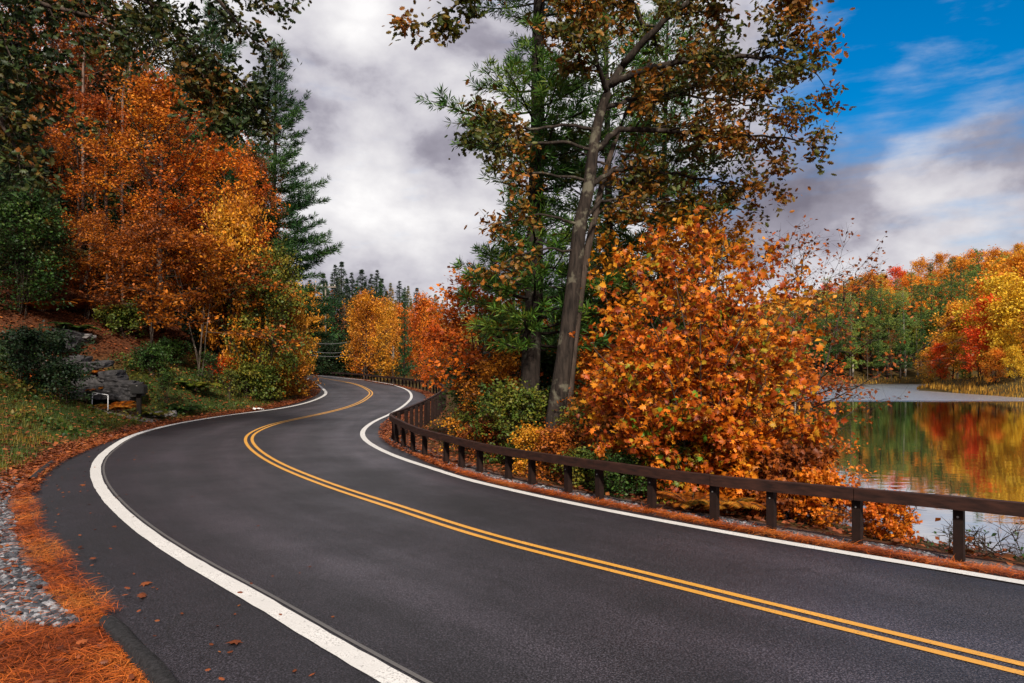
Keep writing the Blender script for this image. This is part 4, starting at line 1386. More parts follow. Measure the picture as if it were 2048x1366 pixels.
def snag(px0, y0, px1, y1, Z, label, seed):
    r = np.random.default_rng(seed)
    a, b = at(px0, y0, Z), at(px1, y1, Z)
    org = np.array([a[0], a[1], gz(a[0], a[1])])
    P = catmull([a - np.array([0, 0, a[2] - org[2] + .3]), a, a * .5 + b * .5 + r.normal(size=3) * .15, b], 5) - org
    lines = [(P, np.linspace(.09, .02, len(P)), 7)]
    pts = []
    sub_branches(r, P, .09, lines, pts, 7, 1.8, 3, .6, 1, .5, .3, .8, .6, .05, 4)
    root = thing('dead_tree', label, 'tree', tuple(org))
    link('trunk', tubes('trunk', lines), M['bark_snag'], root)


snag(215, 230, 310, 95, 39, 'bare pale snag leaning right above the orange maples', 1)
snag(166, 180, 172, 40, 39.5, 'bare upright grey snag in front of the rust-brown oak', 2)
snag(245, 215, 262, 115, 39.2, 'short bare snag crossing behind the leaning pale one', 3)


# ------------------------------------------------------------------ near oak whose limbs overhang at the upper left
def overhanging_oak():
    r = np.random.default_rng(81)
    org = np.array([-14.6, 13.0, gz(-14.6, 13.0)])
    lines, pts = [], []
    TR = catmull([(0, 0, -.4), (.1, .1, 3), (.4, .2, 7), (.9, .4, 10.5), (1.2, .6, 14)], 5)
    lines.append((TR, np.linspace(.42, .12, len(TR)), 12))
    def limb(L, r0, n_sub, sub_len, bend=-.35, start=.3, lpt=6, n_twig=6):
        P = catmull(np.array([p if len(p) == 3 and not isinstance(p, tuple) else p for p in L], float), 5)
        lines.append((P, np.linspace(r0, .014, len(P)), 7))
        sub_branches(r, P, r0, lines, pts, int(n_sub * 1.5), sub_len, n_twig + 1, .5, lpt * 1.7, start, bend, .95, .9, .10, 4)
    w = lambda px, py, Z: tuple(at(px, py, Z) - org)
    limb([(.7, .3, 9.2), w(60, -40, 14), w(200, -30, 14.5), w(300, 5, 14.8), w(345, 50, 15), w(390, 90, 15.2)], .13, 12, 1.2)
    limb([(.9, .4, 10.5), w(150, -160, 14), w(300, -110, 14.6), w(400, -40, 15), w(470, 40, 15.2), w(510, 85, 15.2)], .10, 11, .75)
    limb([(1.0, .5, 11.2), w(200, -230, 14), w(380, -140, 14), w(490, -60, 14.2), w(555, 0, 14.4)], .09, 9, .6)
    limb([w(345, 50, 15), w(400, 130, 15.1), w(415, 190, 15.2), w(440, 240, 15.2)], .045, 10, .75, -.2, .15)
    limb([w(390, 90, 15.2), w(440, 130, 15.3), w(490, 170, 15.3), w(515, 225, 15.2)], .04, 8, .55, -.3, .15)
    limb([(.5, .3, 8.2), w(-40, 80, 13.4), w(30, 90, 13.8), w(90, 150, 14), w(120, 220, 14.2)], .09, 13, 1.3)
    limb([(.6, .3, 9), w(0, -20, 13.5), w(90, 10, 13.8), w(200, 40, 14.2), w(270, 90, 14.4)], .08, 9, .9)
    limb([(.4, .2, 7), w(-60, 200, 13.2), w(10, 260, 13.4), w(50, 340, 13.6)], .08, 12, 1.3)
    limb([(1, .5, 12), (3, -2, 14), (5, -4, 15)], .09, 8, 1.6)
    limb([(1, .5, 12.5), (-3, 2, 15), (-5, 3, 17)], .09, 8, 1.6)
    root = thing('oak_tree', 'dark green oak whose leafy limbs hang in from the upper left corner', 'tree', tuple(org))
    link('trunk', tubes('trunk', lines), M['bark_dark'], root)
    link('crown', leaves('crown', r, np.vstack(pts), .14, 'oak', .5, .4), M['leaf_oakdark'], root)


overhanging_oak()

# ------------------------------------------------------------------ left bank: plants, wall, mailbox
LB = [('round', 'leaf_blackgreen', 45, 22.5, .95, 'big dark evergreen bush at the left edge above the grass'),
      ('round', 'leaf_blackgreen', 95, 24, 1.15, 'dark green rounded bush beside the stone wall'),
      ('low', 'leaf_red', 75, 25.5, 1.0, 'small crimson bush above the dark rounded bush'),
      ('low', 'leaf_green', 20, 25, 1.2, 'green leafy clump under the leaf slope at the left edge'),
      ('airy', 'leaf_green', 330, 28.0, .6, 'green bush to the right of the mailbox'),
      ('low', 'leaf_green', 300, 30, 1.0, 'green ground shrub on the slope above the mailbox'),
      ('fern', 'leaf_mossgreen', 390, 31, 1.6, 'yellow-green fern halfway up the slope right of the mailbox'),
      ('airy', 'leaf_green', 420, 33, .7, 'green bush below the yellow-green thicket'),
      ('airy', 'leaf_mossgreen', 455, 32.5, .6, 'mossy green low shrub above the grass verge'),
      ('low', 'leaf_red', 455, 35, 1.0, 'little red shrub under the amber saplings'),
      ('fern', 'leaf_green', 370, 27.8, 1.1, 'green fern at the grass verge right of the mailbox'),
      ('low', 'leaf_mossgreen', 250, 32, 1.2, 'sparse yellow-green shrub on the leaf slope'),
      ('fern', 'leaf_fern', 195, 28.2, 1.5, 'rusty fern over the top of the stone wall'),
      ('fern', 'leaf_fern', 215, 27.8, 1.3, 'amber fern hanging beside the middle of the stone wall'),
      ('fern', 'leaf_fern', 238, 25.2, 1.2, 'orange fern between the wire frame and the mailbox'),
      ('fern', 'leaf_mossgreen', 305, 25.6, 1.0, 'yellow-green fern right of the mailbox post'),
      ('fern', 'leaf_green', 150, 29.5, 1.4, 'bright green fern above the stone wall'),
      ('fern', 'leaf_fern', 150, 31.5, 1.6, 'tan fern patch on the leaf slope left of the saplings'),
      ('fern', 'leaf_fern', 85, 29.5, 1.6, 'tan dying fern high on the leaf slope'),
      ('low', 'leaf_mossgreen', 520, 35, 1.3, 'yellowish shrub at the bottom of the willowy thicket'),
      ('low', 'leaf_gold', 560, 38, 1.7, 'golden shrub spilling down to the bend'),
      ('low', 'leaf_fern', 590, 41, 1.4, 'amber shrub at the tip of the bank by the bend'),
      ('round', 'leaf_gold', 548, 36.6, 1.1, 'golden bush under the willowy thicket'),
      ('low', 'leaf_green', 340, 32.2, .9, 'dark green shrub in the middle of the leaf slope'),
      ('low', 'leaf_mossgreen', 490, 34.2, 1.3, 'pale green shrub on the bank before the bend'),
      ('low', 'leaf_blackgreen', 120, 22.8, 1.0, 'dark shrub at the foot of the stone wall')]
for i, (k, m, px, Z, s, lab) in enumerate(LB):
    shrub(k, lab, px, Z, m, s, i * 1.3, 'fern' if k == 'fern' else 'shrub', 'fern' if k == 'fern' else 'shrub')


def rock_mesh(seed, s, flat=1.0, sub=2):
    """faceted stone: a rounded box with noisy corners"""
    r = np.random.default_rng(seed)
    k = 4
    g = np.linspace(-1, 1, k)
    V, idx_, Fs = [], {}, []
    def vid(p):
        key = tuple(np.round(p, 4))
        if key not in idx_:
            idx_[key] = len(V); V.append(p)
        return idx_[key]
    for ax in range(3):
        for sg in (-1, 1):
            for i in range(k - 1):
                for j in range(k - 1):
                    c = []
                    for (a, b) in ((i, j), (i + 1, j), (i + 1, j + 1), (i, j + 1)):
                        p = [0, 0, 0]; p[ax] = sg; p[(ax + 1) % 3] = g[a]; p[(ax + 2) % 3] = g[b]
                        c.append(vid(tuple(p)))
                    Fs.append(c if sg > 0 else c[::-1])
    V = np.array(V)
    sph = V / np.linalg.norm(V, axis=1)[:, None]
    V = V * .84 + sph * .20
    V += r.normal(size=V.shape) * .07
    V = V * np.array(s) / 2
    return mesh_py('stone', V, Fs)


def stone_wall():
    c0, c1 = at(120, 800, 27.6), at(285, 800, 26.8)
    base = gz(c0[0] * .5 + c1[0] * .5, c0[1] * .5 + c1[1] * .5)
    org = np.array([(c0[0] + c1[0]) / 2, (c0[1] + c1[1]) / 2, base])
    root = thing('stone_wall', 'low dry stone wall of dark flat slabs cut into the left bank', 'wall', tuple(org))
    # slabs read row by row: centre px, centre py, width px, height px
    slabs = [(135, 722, 44, 12), (160, 719, 26, 12), (140, 731, 52, 9), (170, 730, 34, 9), (136, 742, 38, 15), (172, 742, 26, 15), (142, 753, 36, 9), (180, 755, 44, 9),
             (225, 748, 34, 12), (228, 757, 40, 9), (148, 767, 26, 15), (188, 767, 52, 15), (245, 768, 50, 13), (262, 772, 30, 10), (128, 768, 18, 12), (190, 780, 56, 13),
             (150, 781, 34, 12), (240, 782, 44, 11), (170, 792, 48, 11), (215, 793, 42, 11), (250, 794, 36, 11), (135, 793, 34, 11), (118, 752, 20, 12), (116, 738, 22, 12),
             (205, 728, 26, 9), (268, 786, 26, 11), (115, 722, 20, 12)]
    for i, (px, py, w, h) in enumerate(slabs):
        Z = 27.6 + (790 - py) * .010 - (px - 120) * .004
        p = at(px, py, Z) - org
        sc_ = Z / F
        r = np.random.default_rng(300 + i)
        o = link('stone', rock_mesh(300 + i, (w * sc_ * 1.12, .55 + r.uniform(0, .3), h * sc_ * 1.22)), M['stone_dark'], root)
        o.location = p
        o.rotation_euler = (r.normal(0, .05), r.normal(0, .04), r.normal(0, .12))


stone_wall()
for i, (px, py, Z, s, lab) in enumerate([(112, 662, 28.5, (1.5, .9, .5), 'dark boulder breaking through the leaf slope'), (142, 668, 29.2, (1.2, .8, .35), 'flat dark rock right of the slope boulder'),
                                         (96, 694, 26.5, (.55, .5, .35), 'pale grey rock beside the crimson bush'), (166, 672, 29.5, (.9, .5, .2), 'pale flat slab lying above the green fern'),
                                         (300, 808, 25.8, (.8, .6, .2), 'flat pinkish rock right of the mailbox'), (338, 806, 26.8, (.6, .5, .18), 'small flat rock on the verge beyond the mailbox')]):
    x, y = xz(px, Z)
    o = link('boulder', rock_mesh(400 + i, s), M['stone_dark' if i < 2 else 'stone_grey'])
    o.location = (x, y, gz(x, y) + s[2] * .28)
    o.rotation_euler = (.1, .15, i)
    tag(o, lab, 'rock')

# driveway apron by the mailbox
dv = [(-19.5, 26.8), (-17.5, 24.9), (-14.6, 24.0), (-12.6, 24.4), (-12.75, 25.6), (-14.4, 26.1), (-17.0, 27.2), (-19.0, 28.0)]
dvc = np.array(dv)
V = []
n_d = 14
for i in range(n_d + 1):
    u = i / n_d
    a = np.array([np.interp(u * 3, np.arange(4), dvc[:4, k]) for k in (0, 1)]); b = np.array([np.interp(u * 3, np.arange(4), dvc[:3:-1, k]) for k in (0, 1)])
    for v in np.linspace(0, 1, 7):
        p = a * (1 - v) + b * v
        V.append((p[0], p[1], gz(*p) + .035))
Fs = [[i * 7 + j, (i + 1) * 7 + j, (i + 1) * 7 + j + 1, i * 7 + j + 1] for i in range(n_d) for j in range(6)]
tag(link('driveway', mesh_py('driveway', V, Fs, True), M['drive']), 'short gritty driveway apron leaving the road at the mailbox', 'driveway', kind='structure')


def mailbox():
    x, y = xz(278, 25.0)
    z = gz(x, y)
    root = thing('mailbox', 'black mailbox on a dark wooden post at the left verge', 'mailbox', (x, y, z), None, .25)
    V, Fs = [], []
    box(V, Fs, (0, 0, .28), (.14, .14, 1.16))
    link('post', mesh_py('post', V, Fs), M['dark_wood'], root)
    V, Fs = [], []
    box(V, Fs, (0, 0, .875), (.36, .46, .03))
    link('shelf', mesh_py('shelf', V, Fs), M['dark_wood'], root)
    # body with rounded top
    prof = [(-.22, .892), (.22, .892), (.22, 1.14)] + [(.22 * math.cos(t), 1.14 + .09 * math.sin(t)) for t in np.linspace(.35, 2.8, 7)] + [(-.22, 1.14)]
    V = [(px, yy, pz) for yy in (-.27, .27) for px, pz in prof]
    k = len(prof)
    Fs = [[i, (i + 1) % k, k + (i + 1) % k, k + i] for i in range(k)] + [list(range(k))[::-1], list(range(k, 2 * k))]
    link('body', mesh_py('body', V, Fs), M['black_paint'], root)
    V = [(px * .94, yy, 1.03 + (pz - 1.03) * .94) for yy in (-.284, -.272) for px, pz in prof]
    dr = link('door', mesh_py('door', V, [f for f in Fs]), M['black_paint'], root)
    V, Fs = [], []
    box(V, Fs, (0, -.30, 1.17), (.05, .03, .02))
    link('handle', mesh_py('handle', V, Fs), M['steel'], dr)
    V, Fs = [], []
    box(V, Fs, (.232, -.05, 1.1), (.012, .2, .03)); box(V, Fs, (.232, -.14, 1.1), (.010, .05, .08))
    link('flag', mesh_py('flag', V, Fs), M['black_paint'], root)


mailbox()


def wire_frame():
    a, b = at(183, 800, 24.2), at(216, 806, 24.0)
    org = np.array([(a[0] + b[0]) / 2, (a[1] + b[1]) / 2, gz((a[0] + b[0]) / 2, (a[1] + b[1]) / 2)])
    root = thing('sign_frame', 'empty white wire sign frame standing in the grass before the wall', 'sign frame', tuple(org))
    tl, tr_ = at(185, 785, 24.2) - org, at(216, 790, 24.0) - org
    bl, br = tl * 1, tr_ * 1
    bl[2] = br[2] = -.15
    bl[0] -= .03
    for nm, P in (('leg', [bl, tl]), ('leg', [br, tr_]), ('crossbar', [tl, tr_]), ('crossbar', [tl - (0, 0, .10), tl * .65 + tr_ * .35 - (0, 0, .02)])):
        link(nm, tubes(nm, [(np.array(P), [.016, .016], 6)]), M['white_wire'], root)


wire_frame()

# scrap of white paper on the edge line
x, y = ground_pt(517, 821)
V, Fs = [], []
rr = np.random.default_rng(9)
g7 = np.linspace(-.5, .5, 6)
for j in g7:
    for i in g7:
        V.append((i * .42 + rr.normal() * .02, j * .3 + rr.normal() * .02, abs(rr.normal()) * .05 + .012))
Fs = [[j * 6 + i, j * 6 + i + 1, (j + 1) * 6 + i + 1, (j + 1) * 6 + i] for j in range(5) for i in range(5)]
o = link('paper_scrap', mesh_py('paper_scrap', V, Fs), M['paper'])
o.location = (x - .1, y + .15, float(E(y)) + .012)
tag(o, 'crumpled white paper scrap on the verge beside the left edge line', 'litter')


# ------------------------------------------------------------------ asphalt kerb at the lower left
def kerb(i0, i1, label):
    P = left_edge_c[i0:i1]
    n = normals2(P)
    prof = [(-.015, -.06), (.0, .030), (.02, .048), (.085, .052), (.11, .03), (.125, -.08)]
    c = P[len(P) // 2]
    V = []
    r = np.random.default_rng(5)
    for p, nn in zip(P, n):
        for d, z in prof:
            q = p + nn * (d + r.normal() * .006)
            V.append((q[0] - c[0], q[1] - c[1], float(E(q[1])) + z + r.normal() * .006))
    k = len(prof)
    Fs = [[i * k + j, (i + 1) * k + j, (i + 1) * k + j + 1, i * k + j + 1] for i in range(len(P) - 1) for j in range(k - 1)]
    o = link('kerb', mesh_py('kerb', V, Fs, True), M['kerb'])
    o.location = (c[0], c[1], 0)
    tag(o, label, 'kerb', kind='structure')


def edge_index(px, py):
    g = np.array(ground_pt(px, py))
    return int(np.argmin(((left_edge_c - g) ** 2).sum(1)))


kerb(max(0, edge_index(352, 1366) - 14), edge_index(232, 1240) + 1, 'rough black asphalt kerb at the bottom left corner')
kerb(edge_index(68, 962), edge_index(110, 925) + 1, 'short grey kerb piece emerging from the pine needles')


# ------------------------------------------------------------------ ground cover
def edge_points(r, poly, n, ylo, yhi, dlo, dhi, side, power=1.0):
    P = resample(poly, .05)
    m = (P[:, 1] > ylo) & (P[:, 1] < yhi)
    nn = normals2(P)[m]; P = P[m]
    # favour what is near the camera
    w = 1 / np.clip(np.linalg.norm(P, axis=1), 4, None) ** power; w /= w.sum()
    i = r.choice(len(P), n, p=w)
    d = r.uniform(dlo, dhi, n)
    return P[i] + nn[i] * d[:, None] * side, d


def on_ground(P, dz=0.0):
    return np.column_stack([P, ground(P[:, 0], P[:, 1]) + dz])


def flat_leaves(name, r, P, size, tpl, tilt=.35):
    n = len(P)
    a = r.uniform(0, 6.283, n)
    X = np.column_stack([np.cos(a), np.sin(a), r.normal(0, tilt * .5, n)])
    U = np.column_stack([r.normal(0, tilt, n), r.normal(0, tilt, n), np.ones(n)])
    return place_tpl(name, tpl, P, X, U, size * r.uniform(.6, 1.3, n))


r = np.random.default_rng(91)
SIDE_L = 1.0
# which way is outward of the left edge?
tst = left_edge_c[120] + normals2(left_edge_c)[120] * .5
SL = 1.0 if inside(np.array([tst]), left_poly)[0] and not inside(np.array([tst]), road_poly)[0] else -1.0
tst = right_edge_c[60] + normals2(right_edge_c)[60] * .5
SR = 1.0 if not inside(np.array([tst]), road_poly)[0] else -1.0

# orange pine needles: a drift along the left edge, a mat at the near corner, a thin line on the lake side
d_amp = lambda P: .5 + .5 * wob(P, 2.4, 17)
A1, d1 = edge_points(r, left_edge_c, 52000, 2.5, 22, -.16, .62, SL, 1.2)
lim = .13 + .17 * d_amp(A1)
inn = np.where(A1[:, 1] < 5.7, .11, -.02 - .11 * d_amp(A1[:, ::-1]))
A1 = A1[(d1 < lim) & (d1 > inn)]
A2, d2 = edge_points(r, left_edge_c, 56000, 2.2, 6.9, .11, 3.6, SL, .5)
A2 = A2[(A2[:, 1] < 5.55 + .35 * wob(A2, 3, 5))]
A3, d3 = edge_points(r, right_edge_c, 26000, 3, 16, -.05, .22, SR, 1.0)
A3 = A3[(d3 < .10 + .10 * d_amp(A3)) if False else np.ones(len(A3), bool)]
A4, _ = edge_points(r, left_edge_c, 4500, 5, 13, .2, 1.6, SL, .6)
PN_ = np.vstack([A1, A2, A3, A4])
hz = np.maximum(ground(PN_[:, 0], PN_[:, 1]), np.where(inside(PN_, road_poly), E(PN_[:, 1]) + .012, -9))
hz += np.abs(r.normal(0, .016, len(PN_))) + .004 + .03 * np.clip(wob(PN_, 6, 77), 0, 1) * (~inside(PN_, road_poly))
ml = flat_leaves('pine_needles', r, np.column_stack([PN_, hz]), .13, 'needle', .3)
tag(link('pine_needles', ml, M['needles']), 'orange fallen pine needles drifted along the road edges', 'pine needles', kind='stuff')

# far edge drifts of fallen leaves (orange leaf edging beyond the needles)
B1, d1 = edge_points(r, left_edge_c, 16000, 11, 60, -.12, .75, SL, .3)
B1 = B1[d1 < .35 + .4 * d_amp(B1)[: len(B1)]] if False else B1
B2, _ = edge_points(r, right_edge_c, 12000, 14, 62, -.08, .55, SR, .2)
sl = np.vstack([B1, B2])
hz = np.maximum(ground(sl[:, 0], sl[:, 1]), np.where(inside(sl, road_poly), E(sl[:, 1]) + .012, -9)) + r.uniform(.005, .04, len(sl))
# leaves over the left slope
C = np.column_stack([r.uniform(-30, -8, 90000), r.uniform(11, 46, 90000)])
h_, dl_, dr_, s_, on_ = terrain(C)
dens = np.where(dl_ > 0, .35 + .65 * sst(dl_, 3.0, 6.5), 0)
C = C[(r.uniform(size=len(C)) < dens)]
hc = ground(C[:, 0], C[:, 1]) + r.uniform(.01, .07, len(C))
# lake-side bank
D = np.column_stack([r.uniform(-5, 12, 26000), r.uniform(3, 34, 26000)])
h_, dl_, dr_, s_, on_ = terrain(D)
D = D[(dr_ > .5) & (s_ > .1)]
hd = ground(D[:, 0], D[:, 1]) + r.uniform(.01, .06, len(D))
Q, _ = edge_points(r, left_edge_c, 1500, 2.4, 12, .1, 3.2, SL, .3)
allp = np.vstack([np.column_stack([sl, hz]), np.column_stack([C, hc]), np.column_stack([D, hd])])
sz_ = np.r_[np.full(len(sl), .075), np.full(len(C), .125), np.full(len(D), .10)]
me = flat_leaves('leaf_litter', r, allp, sz_, 'diamond', .45)
tag(link('leaf_litter', me, M['litter']), 'brown and orange fallen leaves covering the banks', 'leaf litter', kind='stuff')

# grass on the near mound and the verges
G = np.column_stack([r.uniform(-24, -7, 260000), r.uniform(11.5, 45, 260000)])
h_, dl_, dr_, s_, on_ = terrain(G)
wv = wob(G, 1.1, 23)
dens = np.where(dl_ > 0, sst(dl_ + wv * .4, .45, 1.0) * (1 - sst(dl_ + wv * 1.6, 3.4, 5.5)), 0) * (.55 + .45 * sst(wob(G, 2.6, 29), -.25, .25))
dens *= np.where(G[:, 1] < 24, 1.0, .55)
dip_ = np.exp(-(((G[:, 0] + 16.2) / 2.6) ** 2 + ((G[:, 1] - 25.9) / 1.2) ** 2) ** 1.3)
dens *= 1 - dip_
G = G[r.uniform(size=len(G)) < dens]
n = len(G)
a = r.uniform(0, 6.283, n)
X = np.column_stack([np.cos(a) * .6, np.sin(a) * .6, r.uniform(.3, 1.0, n)])
U = np.column_stack([-np.cos(a), -np.sin(a), np.full(n, .4)])
me = place_tpl('grass', 'blade', on_ground(G, -.01), X, U, r.uniform(.06, .17, n))
tag(link('grass', me, M['grass']), 'green and straw-coloured grass on the left mound and verge', 'grass', kind='stuff')


K = np.column_stack([r.uniform(-20, -7, 60000), r.uniform(19, 45, 60000)])
h_, dl_, dr_, s_, on_ = terrain(K)
wk = wob(K, 1.6, 51)
dip_ = np.exp(-(((K[:, 0] + 16.2) / 2.8) ** 2 + ((K[:, 1] - 25.6) / 1.8) ** 2) ** 1.3)
K = K[(dl_ > .9) & (dl_ < 5.5) & (wk > .02) & (r.uniform(size=len(K)) < .6 * (1 - dip_))]
hk = np.clip(wob(K, 1.6, 51), 0, 1) * 1.3 * r.uniform(.05, 1.0, len(K))
me = leaves('ground_cover', r, np.column_stack([K, ground(K[:, 0], K[:, 1]) + hk]), .115, 'diamond', .9, .3)
tag(link('ground_cover', me, M['leaf_cover']), 'tangled green weeds and creepers over the lower left bank', 'weeds', kind='stuff')


def pebbles(name, P, size, r, label):
    """gravel: squashed noisy octahedra with a waist ring"""
    n = len(P)
    a = np.linspace(0, 2 * np.pi, 6, endpoint=False)
    T = np.vstack([np.column_stack([np.cos(a), np.sin(a), np.full(6, .22)]), np.column_stack([np.cos(a + .5) * .9, np.sin(a + .5) * .9, np.full(6, -.3)]), [(.1, .1, .75)]])
    Fs = [(i, (i + 1) % 6, 12) for i in range(6)] + [(6 + i, 6 + (i + 1) % 6, (i + 1) % 6, i) for i in range(6)]
    nz_ = 1 + r.normal(size=(n, len(T), 3)) * .17
    S = size[:, None, None] * r.uniform(.6, 1.25, (n, 1, 3)) * np.array([1, 1, .8])
    L_ = T[None] * nz_ * S
    an = r.uniform(0, 6.283, n); c, s = np.cos(an)[:, None], np.sin(an)[:, None]
    X_ = L_[..., 0] * c - L_[..., 1] * s; Y_ = L_[..., 0] * s + L_[..., 1] * c
    V = np.stack([X_ + P[:, 0:1], Y_ + P[:, 1:2], L_[..., 2] + P[:, 2:3]], -1).reshape(-1, 3)
    lp = np.concatenate([np.array(f) for f in Fs])
    me = mesh_np(name, V, (np.arange(n)[:, None] * len(T) + lp[None]).ravel(), np.tile([len(f) for f in Fs], n))
    return tag(link(name, me, M['gravel']), label, 'gravel', kind='stuff')


A, d = edge_points(r, left_edge_c, 16000, 5.0, 13.0, .16, 1.9, SL, .7)
k_ = (d > .24 + .10 * wob(A, 2.5, 31)) & (A[:, 1] > 5.5 + .3 * wob(A, 4, 32)) & (r.uniform(size=len(A)) < np.where(A[:, 1] > 10.5, .35, 1))
A = A[k_]
pebbles('gravel', on_ground(A, .012), r.uniform(.016, .046, len(A)), r, 'loose grey crushed stone on the left shoulder')
A, d = edge_points(r, right_edge_c, 10000, 3, 20, .10, .62, SR, .6)
A = A[(d < .38 + .25 * wob(A, 2.2, 33)) & (d > .14)]
pebbles('gravel', on_ground(A, .008), r.uniform(.013, .036, len(A)), r, 'pale crushed stone along the foot of the guardrail posts')

# a few leaves lying singly on the tarmac
for i, (px, py, sz, lab) in enumerate([(292, 1172, .10, 'single tan leaf on the dark shoulder left of the edge line'), (283, 1198, .13, 'long curled leaf on the shoulder below the tan leaf'),
                                       (469, 1291, .11, 'single pinkish leaf on the asphalt near the bottom edge'), (185, 1122, .10, 'pale leaf on the dark shoulder beside the gravel'),
                                       (165, 973, .10, 'pale leaf on the shoulder at the outside of the bend'), (1683, 1092, .05, 'tiny pale leaf in the right lane')]):
    x, y = ground_pt(px, py)
    T_, F_ = TPL['oak' if i % 2 else 'maple']
    o = link('fallen_leaf', mesh_py('fallen_leaf', (T_ - np.array([.4, 0, 0])) * sz + np.array([0, 0, .012]), [list(f) for f in F_]), M['litter'])
    o.location = (x, y, float(E(y)) + .022)
    o.rotation_euler = (.15, -.12, i * 1.9)
    tag(o, lab, 'leaf')
S_, ds = edge_points(r, left_edge_c, 900, 3, 22, -2.2, -.1, SL, .6)
S_ = S_[(ds > -2.2) & (r.uniform(size=900) < np.exp(ds * 2.4))]
SQ = np.vstack([np.column_stack([S_, E(S_[:, 1]) + .024]), np.column_stack([Q, ground(Q[:, 0], Q[:, 1]) + r.uniform(.02, .06, len(Q))])])
me = flat_leaves('leaf_scatter', r, SQ, np.r_[np.full(len(S_), .045), np.full(len(Q), .075)], 'oak', .35)
tag(link('leaf_scatter', me, M['litter']), 'scattered small leaves on the road shoulder and the needle drift', 'leaf litter', kind='stuff')

# ------------------------------------------------------------------ middle distance and the far shore
FT = dict(
    conA=pine(111, 16, .2, 3.6, .08, .7, 6, lambda u: (1 - u) ** 1.05, .75, 2.6, 'tuftfar', (0, 0), .95, False, .12, (6, 3)),
    conB=pine(112, 18, .2, 3.3, .14, .85, 5, lambda u: (.6 + .4 * math.sin(u * 25)) * (1 - u) ** .55, .72, 2.8, 'tuftfar', (.3, 0), .9, False, .05, (6, 3)),
    conC=pine(113, 15, .2, 3.0, .05, .65, 6, lambda u: (1 - u) ** 1.1, .65, 3.2, 'tuftfar', (0, 0), .95, False, .2, (6, 3)),
    whiteA=pine(114, 20, .26, 4.0, .22, .95, 5, lambda u: (.55 + .45 * math.sin(u * 21)) * (1 - u) ** .4 + .05, .74, 6.0, 'tuftfar', (.3, .2), .95, False, .02, (6, 3)),
    whiteB=pine(115, 21, .26, 4.4, .30, .95, 5, lambda u: (.5 + .5 * math.sin(u * 17 + 1)) * (1 - u) ** .38 + .08, .74, 6.0, 'tuftfar', (-.3, .1), .95, False, .0, (6, 3)),
    decA=broadleaf(121, 12, .2, 4.3, .12, 22, 6, .34, 'diamond', (0, 0), 1, .6, 6, 5, .9, (6, 4, 3), .2, (.3, 1.2), .7, .35, False),
    decB=broadleaf(122, 13, .2, 3.9, .15, 22, 6, .34, 'diamond', (.4, 0), 1, .6, 6, 5, .9, (6, 4, 3), .2, (.3, 1.2), .8, .35, False),
    decC=broadleaf(123, 11, .2, 4.6, .1, 24, 6, .34, 'diamond', (0, .3), 2, .6, 6, 5, .9, (6, 4, 3), .2, (.2, 1.1), .7, .35, False),
    bare=broadleaf(124, 12, .16, 3.2, .35, 12, .8, .25, 'diamond', (.3, 0), 1, .7, 5, 4, .8, (6, 4, 3), .2, (.5, 1.2), .8, .2, True),
    medA=broadleaf(125, 8, .14, 3.0, .08, 24, 7, .19, 'diamond', (0, 0), 1, .6, 7, 6, .6, (6, 4, 3), .2, (.25, 1.15), .9, .2, True),
)
FH = dict(conA=16, conB=18, conC=15, whiteA=20, whiteB=21, decA=12, decB=13, decC=11, bare=12, medA=8.1)


def F_tree(kind, name, label, px, ytop, Z, mats, rz=0.0, wide=1.0, group=None, H=None):
    h = H if H else hgt(px, ytop, Z)
    k = h / FH[kind]
    return put_tree(name, label, 'tree', xz(px, Z), FT[kind], (M[mats[0]], M[mats[1]]), group, rz, k * wide, k)


# beside the far stretch of road
F_tree('medA', 'maple_tree', 'orange-gold tree standing behind the far end of the guardrail', 735, 585, 66, ('bark_dark', 'leaf_gold'), .4, .85)
F_tree('medA', 'maple_tree', 'flame-orange tree at the outside of the second bend', 868, 640, 52, ('bark_dark', 'leaf_flame'), 1.4, .6)
F_tree('medA', 'maple_tree', 'orange tree behind the flame-coloured one', 845, 590, 74, ('bark_dark', 'leaf_orange'), 2.4, .7)
F_tree('medA', 'maple_tree', 'low orange tree right of the flame-coloured one', 955, 690, 46, ('bark_dark', 'leaf_orange'), 3.0, .6)
F_tree('conB', 'pine_tree', 'dark pine between the gold and the flame-orange trees', 808, 570, 70, ('bark_pine', 'needle_dark'), .4, .8)
F_tree('medA', 'maple_tree', 'narrow gold tree left of the dark roadside pine', 775, 600, 72, ('bark_dark', 'leaf_gold'), 5.0, .55)
F_tree('medA', 'maple_tree', 'yellow tree top in the gap right of the layered pine', 592, 560, 62, ('bark_dark', 'leaf_yellow'), .9, .6)
F_tree('medA', 'maple_tree', 'small pointed orange tree in front of the grey conifers', 728, 588, 84, ('bark_dark', 'leaf_orange'), 1.9, .5)
F_tree('bare', 'dead_tree', 'pale bare tree in front of the dark conifers', 660, 585, 88, ('bark_grey', 'leaf_rust'), .9, .7)
F_tree('bare', 'dead_tree', 'second pale bare tree among the dark conifers', 690, 610, 89, ('bark_grey', 'leaf_rust'), 2.9, .6)
for i, (px, Z, s) in enumerate([(615, 80, 1.6), (640, 82, 1.9), (668, 84, 1.5), (598, 78, 1.3), (690, 86, 1.6)]):
    shrub('big', 'dusky green bush at the end of the visible road', px, Z, 'leaf_blackgreen', s, i * 1.2, group='bushes at the end of the visible road')
